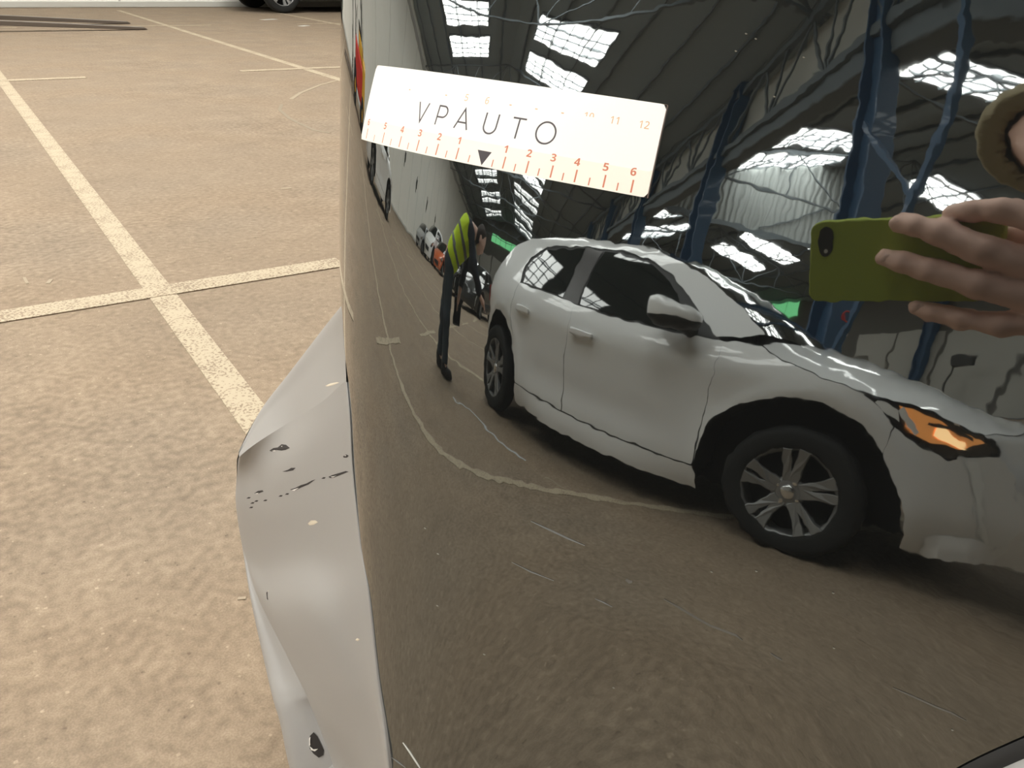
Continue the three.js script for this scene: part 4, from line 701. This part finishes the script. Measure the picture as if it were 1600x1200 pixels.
function head(c, look, up, k = 1) {        // skull, jaw, nose, ears, eyes, mouth around a centre
  const F = new THREE.Vector3(...look).normalize(), U = new THREE.Vector3(...up), R = new THREE.Vector3().crossVectors(F, U).normalize(); U.crossVectors(R, F).normalize();
  const L = (r, u, f) => [c[0] + k * (R.x * r + U.x * u + F.x * f), c[1] + k * (R.y * r + U.y * u + F.y * f), c[2] + k * (R.z * r + U.z * u + F.z * f)];
  const list = [ball(L(0, 0.025, -0.012), 0.088 * k), ball(L(0, 0.03, 0.012), 0.08 * k), cap(L(0, -0.02, 0.03), L(0, -0.075, 0.048), 0.062 * k, 0.04 * k), cap(L(0, 0.012, 0.085), L(0, -0.022, 0.107), 0.009 * k, 0.014 * k), cap(L(-0.025, -0.055, 0.083), L(0.025, -0.055, 0.083), 0.009 * k), cap(L(-0.045, 0.028, 0.075), L(0.045, 0.028, 0.075), 0.011 * k)];
  for (const s of [-1, 1]) list.push(cap(L(s * 0.082, 0.02, -0.012), L(s * 0.086, -0.018, -0.005), 0.014 * k, 0.01 * k), ball(L(s * 0.034, 0.01, 0.075), 0.014 * k));
  const eyes = [-1, 1].map((s) => new THREE.SphereGeometry(0.0125 * k, 10, 8).translate(...L(s * 0.034, 0.01, 0.080)));
  return { list, L, eyes };
}
{ // the bending worker (x towards the hatchback, z away from the black car)
  const t = thing('person', 'worker in a yellow reflective vest bending over the tail of the white hatchback', 'person', new THREE.Vector3(-3.70, 0, 0.50), -1.319);
  const legs = [cap([0.05, 0.08, -0.1], [0.0, 0.43, -0.1], 0.05, 0.062), cap([0.0, 0.43, -0.1], [-0.04, 0.80, -0.085], 0.065, 0.092), cap([-0.1, 0.08, 0.1], [-0.1, 0.43, 0.09], 0.05, 0.062), cap([-0.1, 0.43, 0.09], [-0.06, 0.80, 0.085], 0.065, 0.092), ball([-0.05, 0.84, 0], 0.14, [0.95, 0.85, 1.15])];
  const torso = [ball([-0.02, 0.88, 0], 0.135, [0.9, 0.9, 1.15]), cap([0.03, 0.95, 0], [0.24, 1.13, 0], 0.125, 0.145), cap([0.3, 1.19, -0.13], [0.3, 1.19, 0.13], 0.075), cap([0.2, 1.1, -0.06], [0.2, 1.1, 0.06], 0.13)];
  const armN = [cap([0.33, 1.18, -0.19], [0.43, 0.95, -0.22], 0.06, 0.05), cap([0.43, 0.95, -0.22], [0.64, 0.77, -0.16], 0.05, 0.036)];
  const armF = [cap([0.33, 1.18, 0.19], [0.36, 0.92, 0.2], 0.06, 0.05), cap([0.36, 0.92, 0.2], [0.25, 0.68, 0.14], 0.048, 0.034)];
  const H = head([0.55, 1.17, 0], [0.75, -0.65, -0.1], [0.6, 0.75, 0]);
  const neck = cap([0.36, 1.22, 0], [0.5, 1.19, 0], 0.055, 0.052);
  const finger = (w, d, l, z) => cap([w[0], w[1], w[2] + z], [w[0] + d[0] * l, w[1] + d[1] * l, w[2] + d[2] * l + z * 0.6], 0.011, 0.008);
  const hand = (w, d) => [cap(w, [w[0] + d[0] * 0.07, w[1] + d[1] * 0.07, w[2] + d[2] * 0.07], 0.028, 0.034), ...[-0.03, -0.01, 0.01, 0.03].map((z, i) => finger([w[0] + d[0] * 0.08, w[1] + d[1] * 0.08, w[2]], d, [0.075, 0.09, 0.085, 0.065][i], z)), cap([w[0] + d[0] * 0.02, w[1] + d[1] * 0.02, w[2] + 0.025], [w[0] + d[0] * 0.07 + 0.01, w[1] + d[1] * 0.07 + 0.03, w[2] + 0.05], 0.013, 0.01)];
  const hn = hand([0.66, 0.755, -0.155], [0.75, -0.65, 0.1]), hf = hand([0.24, 0.655, 0.135], [-0.05, -0.99, 0]);
  const fBody = field([...legs, ...torso, ...armN, ...armF, neck, ...H.list], 0.03), fHands = field([...hn, ...hf], 0.012);
  const body = mesh('body', skin((x, y, z) => smin(fBody(x, y, z), fHands(x, y, z), 0.015), [-0.3, 0.02, -0.36], [0.9, 1.42, 0.36], 0.015), M.skin, t);
  const fl = field(legs, 0.05), fs = field([...torso, ...armN, ...armF], 0.05), ft = field(torso, 0.06);
  const ax = (x, y) => (x + 0.04) * 0.68 + (y - 0.82) * 0.73;
  mesh('trousers', skin(clip(grow(fl, 0.014), (x, y) => Math.max(0.1 - y, ax(x, y) - 0.12)), [-0.3, 0.05, -0.3], [0.3, 1.05, 0.3], 0.013), M.trousers, t);
  mesh('shirt', skin(clip(grow(fs, 0.013), (x, y, z) => Math.max(-0.02 - ax(x, y), ax(x, y) - 0.56, 0.7 - y)), [-0.25, 0.6, -0.36], [0.75, 1.42, 0.36], 0.015), M.navy, t);
  const vestF = clip(grow(ft, 0.034), (x, y, z) => Math.max(-0.02 - ax(x, y), ax(x, y) - 0.5, Math.abs(z) - 0.215));
  mesh('vest', skin(vestF, [-0.3, 0.65, -0.3], [0.5, 1.42, 0.3], 0.012), M.hiVis, t);
  for (const s of [0.15, 0.325]) mesh('reflective_band', skin(clip(grow(ft, 0.039), (x, y) => Math.abs(ax(x, y) - s) - 0.026), [-0.3, 0.65, -0.3], [0.5, 1.42, 0.3], 0.011), M.reflex, t);
  const fh = field([ball(H.L(0, 0.035, -0.02), 0.096), ball(H.L(0, 0.0, -0.04), 0.085)], 0.03);
  mesh('hair', skin(clip(fh, (x, y, z) => { const d = [x - 0.55, y - 1.17, z]; return d[0] * 0.75 - d[1] * 0.65 - 0.03 - 0.5 * (d[0] * 0.6 + d[1] * 0.75); }), [0.36, 1.0, -0.15], [0.75, 1.4, 0.15], 0.009), M.hairDark, t);
  mesh('eyes', H.eyes, M.hairDark, t);
  for (const [x, z] of [[0.05, -0.1], [-0.1, 0.1]]) mesh('shoe', skin(field([cap([x - 0.03, 0.05, z], [x + 0.15, 0.038, z - 0.01], 0.05, 0.04), cap([x - 0.02, 0.1, z], [x - 0.02, 0.06, z], 0.055, 0.05)], 0.03), [x - 0.15, 0, z - 0.1], [x + 0.25, 0.18, z + 0.1], 0.01), M.shoe, t);
  const tb = thing('tablet', 'dark tablet in the far hand of the bending worker', 'tablet', t.localToWorld(new THREE.Vector3(0.24, 0.5, 0.16)), -1.319);
  mesh('case', rbox(0.17, 0.22, 0.014, 0.006), M.navy, tb); mesh('screen', rbox(0.15, 0.19, 0.004, 0.002, 0, 0, -0.009), M.glass, tb);
}
{ // the photographer, behind and to the right of the lens
  const t = thing('person', 'photographer in a brown coat and beige hood holding up the green phone', 'person', new THREE.Vector3(0.54, 0, 1.0), 0);
  const o = (x, y, z) => [x - 0.54, y, z - 1.0];
  const q = camera.quaternion, hp = (x, y, z) => { const v = new THREE.Vector3(x, y, z).applyQuaternion(q).add(camera.position); return o(v.x, v.y, v.z); };
  const fingers = [
    [[0.166, -0.012, -0.004], [0.146, 0.011, -0.010], [0.128, 0.019, -0.010], [0.112, 0.019, -0.007], [0.100, 0.017, -0.004]],
    [[0.160, -0.036, -0.008], [0.122, -0.012, -0.015], [0.094, 0.003, -0.014], [0.076, 0.009, -0.011], [0.0635, 0.0115, -0.008]],
    [[0.158, -0.058, -0.009], [0.122, -0.041, -0.016], [0.090, -0.0285, -0.015], [0.069, -0.0215, -0.012], [0.0545, -0.0175, -0.009]],
    [[0.160, -0.078, -0.005], [0.138, -0.078, -0.011], [0.115, -0.073, -0.011], [0.096, -0.068, -0.008], [0.081, -0.064, -0.005]]];
  const rad = [[0.0120, 0.0106, 0.0096, 0.0088, 0.0074], [0.0124, 0.0112, 0.0102, 0.0092, 0.0076], [0.0120, 0.0108, 0.0098, 0.0088, 0.0072], [0.0108, 0.0096, 0.0086, 0.0078, 0.0064]];
  const hl = [];
  fingers.forEach((f, k) => { for (let i = 0; i < 4; i++) hl.push(cap(hp(...f[i]), hp(...f[i + 1]), rad[k][i], rad[k][i + 1])); });
  const palm = [cap(hp(0.166, -0.012, 0), hp(0.215, -0.06, 0.024), 0.016, 0.027), cap(hp(0.162, -0.034, -0.003), hp(0.216, -0.07, 0.026), 0.017, 0.027), cap(hp(0.160, -0.057, -0.002), hp(0.218, -0.08, 0.03), 0.017, 0.026), cap(hp(0.162, -0.078, 0.002), hp(0.22, -0.088, 0.034), 0.016, 0.024), cap(hp(0.195, -0.055, 0.024), hp(0.168, -0.022, 0.028), 0.02, 0.014), cap(hp(0.168, -0.022, 0.028), hp(0.138, -0.008, 0.023), 0.0125, 0.0112), cap(hp(0.138, -0.008, 0.023), hp(0.114, -0.005, 0.0205), 0.0108, 0.0084), cap(hp(0.214, -0.072, 0.03), hp(0.27, -0.10, 0.07), 0.029, 0.031)];
  const fH = field([...hl], 0.004), fP = field(palm, 0.014), fHand = (x, y, z) => smin(fH(x, y, z), fP(x, y, z), 0.007);
  const c0 = hp(0.155, -0.04, 0.02);
  const H = head(o(0.14, 1.25, 0.57), [-0.1, -0.6, -0.8], [-0.25, 0.85, -0.5]);
  const wrist = hp(0.268, -0.098, 0.068), elbow = o(0.45, 0.88, 0.36);
  const torso = [cap(o(0.5, 0.9, 0.98), o(0.34, 1.12, 0.82), 0.14, 0.155), cap(o(0.42, 1.16, 0.68), o(0.22, 1.15, 0.9), 0.08, 0.08), ball(o(0.53, 0.86, 1.0), 0.16, [1.1, 0.9, 0.9])];
  const neck = cap(o(0.3, 1.17, 0.77), o(0.19, 1.2, 0.63), 0.06, 0.055);
  const armR = [cap(o(0.44, 1.14, 0.65), elbow, 0.062, 0.05), cap(elbow, wrist, 0.05, 0.034)], armL = [cap(o(0.22, 1.13, 0.92), o(0.34, 0.9, 1.06), 0.06, 0.05), cap(o(0.34, 0.9, 1.06), o(0.42, 0.7, 0.92), 0.048, 0.034), cap(o(0.42, 0.69, 0.91), o(0.44, 0.62, 0.87), 0.03, 0.03)];
  for (let i = 0; i < 5; i++) { const z = (i - 2) * 0.018; armL.push(cap(o(0.445 + z * 0.5, 0.63, 0.87 + z), o(0.455 + z * 0.6, i ? 0.545 : 0.58, 0.85 + z * (i ? 1 : 1.6)), 0.010, 0.008)); }
  const legs = [cap(o(0.45, 0.84, 0.96), o(0.42, 0.46, 0.88), 0.095, 0.066), cap(o(0.42, 0.46, 0.88), o(0.45, 0.08, 1.0), 0.062, 0.05), cap(o(0.62, 0.84, 1.04), o(0.66, 0.46, 0.98), 0.095, 0.066), cap(o(0.66, 0.46, 0.98), o(0.68, 0.08, 1.1), 0.062, 0.05)];
  const fB = field([...torso, neck, ...armR, ...armL, ...legs, ...H.list], 0.03);
  const coarse = skin((x, y, z) => Math.max(smin(fB(x, y, z), fP(x, y, z), 0.02), 0.085 - Math.hypot(x - c0[0], y - c0[1], z - c0[2])), [-0.65, 0.02, -1.1], [0.35, 1.55, 0.4], 0.02);
  const fine = skin((x, y, z) => Math.max(smin(fHand(x, y, z), fB(x, y, z), 0.01), Math.hypot(x - c0[0], y - c0[1], z - c0[2]) - 0.125), [c0[0] - 0.14, c0[1] - 0.14, c0[2] - 0.14], [c0[0] + 0.14, c0[1] + 0.14, c0[2] + 0.14], 0.0027);
  mesh('body', [coarse, fine], M.skin, t);
  const nails = fingers.map((f, k) => { const p = hp(f[4][0] + 0.004, f[4][1], f[4][2] - rad[k][4] * 0.86); return T(new THREE.SphereGeometry(1, 10, 8).scale(0.0062, 0.0042, 0.0018).applyQuaternion(q), ...p); });
  mesh('fingernails', nails, std({ color: lin(0.66, 0.44, 0.36), roughness: 0.3 }), t);
  const fc = field([...torso, ...armR, ...armL.slice(0, 2)], 0.05);
  mesh('coat', skin(clip(grow(fc, 0.02), (x, y, z) => Math.max(0.76 - y, 0.075 - Math.hypot(x - wrist[0], y - wrist[1], z - wrist[2]))), [-0.55, 0.7, -1.0], [0.3, 1.4, 0.35], 0.022), M.coat, t);
  mesh('trousers', skin(clip(grow(field([...legs, torso[2]], 0.04), 0.015), (x, y) => Math.max(0.1 - y, y - 0.84)), [-0.4, 0.05, -0.35], [0.4, 0.9, 0.3], 0.022), M.navy, t);
  const hc = H.L(0, 0.02, -0.02), lk = new THREE.Vector3(-0.1, -0.6, -0.8).normalize();
  const fHood = (x, y, z) => Math.max(Math.abs(dist1(ball(hc, 0.118), x, y, z)) - 0.013, (x - hc[0]) * lk.x + (y - hc[1]) * lk.y + (z - hc[2]) * lk.z - 0.055);
  mesh('hood', skin(fHood, hc.map((v) => v - 0.16), hc.map((v) => v + 0.16), 0.008), M.hood, t);
  mesh('hair', skin(clip(field([ball(H.L(0, 0.035, -0.02), 0.098)], 0.02), (x, y, z) => { const u = H.L(0, 0.03, 0.03); return (x - u[0]) * lk.x + (y - u[1]) * lk.y + (z - u[2]) * lk.z; }), hc.map((v) => v - 0.14), hc.map((v) => v + 0.14), 0.008), M.hairDark, t);
  mesh('eyes', H.eyes, M.hairDark, t);
  for (const [x, z] of [[0.45, 1.0], [0.68, 1.1]]) { const p = o(x, 0, z); mesh('shoe', skin(field([cap([p[0], 0.05, p[2] + 0.03], [p[0] - 0.03, 0.04, p[2] - 0.16], 0.05, 0.04), cap([p[0], 0.11, p[2]], [p[0], 0.06, p[2]], 0.055, 0.05)], 0.03), [p[0] - 0.12, 0, p[2] - 0.26], [p[0] + 0.1, 0.2, p[2] + 0.12], 0.01), M.shoe, t); }
  // the phone in its green case; the picture is taken through its lens
  const ph = thing('phone', 'phone in a matt green case held up by the photographer', 'phone', camera.position.clone());
  ph.quaternion.copy(q);
  const sh = new THREE.Shape(), x0 = -0.0125, x1 = 0.128, y0 = -0.0595, y1 = 0.0125, r = 0.010;
  sh.moveTo(x0 + r, y0); sh.lineTo(x1 - r, y0); sh.quadraticCurveTo(x1, y0, x1, y0 + r); sh.lineTo(x1, y1 - r); sh.quadraticCurveTo(x1, y1, x1 - r, y1); sh.lineTo(x0 + r, y1); sh.quadraticCurveTo(x0, y1, x0, y1 - r); sh.lineTo(x0, y0 + r); sh.quadraticCurveTo(x0, y0, x0 + r, y0);
  mesh('case', new THREE.ExtrudeGeometry(sh, { depth: 0.006, bevelEnabled: true, bevelThickness: 0.002, bevelSize: 0.0015, bevelSegments: 3, curveSegments: 10 }).translate(0, 0, 0.0035), M.phoneCase, ph);
  mesh('screen', rbox(0.122, 0.062, 0.001, 0.0004, 0.058, -0.0235, 0.0119), M.glass, ph);
  const lens = new THREE.Shape(); lens.absarc(0, 0.003, 0.0062, 0, Math.PI); lens.absarc(0, -0.012, 0.0062, Math.PI, Math.PI * 2);
  mesh('lens_window', new THREE.ExtrudeGeometry(lens, { depth: 0.0006, bevelEnabled: false }).translate(0, 0, 0.0007), M.blackTrim, ph);
  mesh('flash', new THREE.CylinderGeometry(0.002, 0.002, 0.0004, 12).rotateX(Math.PI / 2).translate(0.001, -0.0125, 0.0006), M.fascia, ph);
}
{ // fork lift standing left of the view; only the tips of its forks reach in
  const t = thing('forklift', 'yellow and red fork lift with its two dark forks lowered on the floor', 'forklift', W(12.87, 0.1), TURN);
  const fork = (z) => { const s = new THREE.Shape(); s.moveTo(0, 0.11); s.lineTo(0, 0.155); s.lineTo(0.9, 0.112); s.lineTo(2.28, 0.028); s.lineTo(2.32, 0.012); s.lineTo(2.2, 0.008); s.lineTo(0.9, 0.067); s.lineTo(0, 0.11); return new THREE.ExtrudeGeometry(s, { depth: 0.12, bevelEnabled: true, bevelSize: 0.004, bevelThickness: 0.004, bevelSegments: 1 }).translate(0, 0, z - 0.06); };
  for (const z of [0.5, -0.54]) { const f = mesh('fork', fork(z), M.forkSteel, t); mesh('shank', rbox(0.07, 0.7, 0.12, 0.01, -0.02, 0.48, z), M.forkSteel, f); }
  mesh('carriage', join([rbox(0.06, 0.12, 1.25, 0.015, -0.08, 0.4, -0.04), rbox(0.06, 0.12, 1.25, 0.015, -0.08, 0.75, -0.04)]), M.joint, t);
  for (const z of [-0.42, 0.34]) mesh('mast_rail', rbox(0.12, 2.5, 0.1, 0.01, -0.2, 1.3, z), M.joint, t);
  mesh('mast_tie', join([box(0.08, 0.1, 0.76, -0.2, 2.45, -0.04), box(0.08, 0.1, 0.76, -0.2, 1.2, -0.04)]), M.joint, t);
  mesh('body_cover', rbox(1.5, 0.62, 1.05, 0.1, -1.5, 0.65, -0.04), M.red, t); mesh('counterweight', rbox(0.6, 0.85, 1.1, 0.14, -2.45, 0.72, -0.04), M.yellow, t);
  mesh('engine_cover', rbox(0.9, 0.28, 0.85, 0.08, -1.9, 1.08, -0.04), M.yellow, t); mesh('seat', join([rbox(0.5, 0.12, 0.5, 0.05, -1.75, 1.28, -0.04), rbox(0.12, 0.5, 0.48, 0.05, -2.02, 1.5, -0.04)]), M.blackTrim, t);
  for (const z of [-0.5, 0.42]) { mesh('guard_post', join([bar([-0.75, 0.9, z], [-1.0, 2.1, z], 0.06), bar([-2.2, 1.1, z], [-2.05, 2.1, z], 0.06)]), M.joint, t); }
  const og = [box(0.06, 0.06, 0.98, -1.0, 2.1, -0.04), box(0.06, 0.06, 0.98, -2.05, 2.1, -0.04)]; for (let k = 0; k < 6; k++) og.push(bar([-1.0, 2.1, -0.5 + k * 0.184], [-2.05, 2.1, -0.5 + k * 0.184], 0.035)); mesh('overhead_guard', og, M.joint, t);
  mesh('steering_wheel', T(new THREE.TorusGeometry(0.16, 0.02, 8, 24), -1.15, 1.3, -0.04, 0, Math.PI / 2, 0.9), M.blackTrim, t); mesh('steering_column', rod([-0.85, 0.85, -0.04], [-1.15, 1.3, -0.04], 0.03), M.blackTrim, t);
  for (const x of [-0.75, -2.35]) for (const z of [-0.52, 0.44]) { const w = mesh('wheel', new THREE.LatheGeometry([[0.1, -0.1], [0.26, -0.1], [0.3, -0.06], [0.3, 0.06], [0.26, 0.1], [0.1, 0.1]].map(([r, y]) => new THREE.Vector2(r, y)), 28).rotateX(Math.PI / 2).translate(x, 0.3, z), M.tyre, t); mesh('hub', new THREE.CylinderGeometry(0.12, 0.12, 0.16, 16).rotateX(Math.PI / 2).translate(x, 0.3, z), M.yellow, w); }
}
renderer.render(scene, camera);
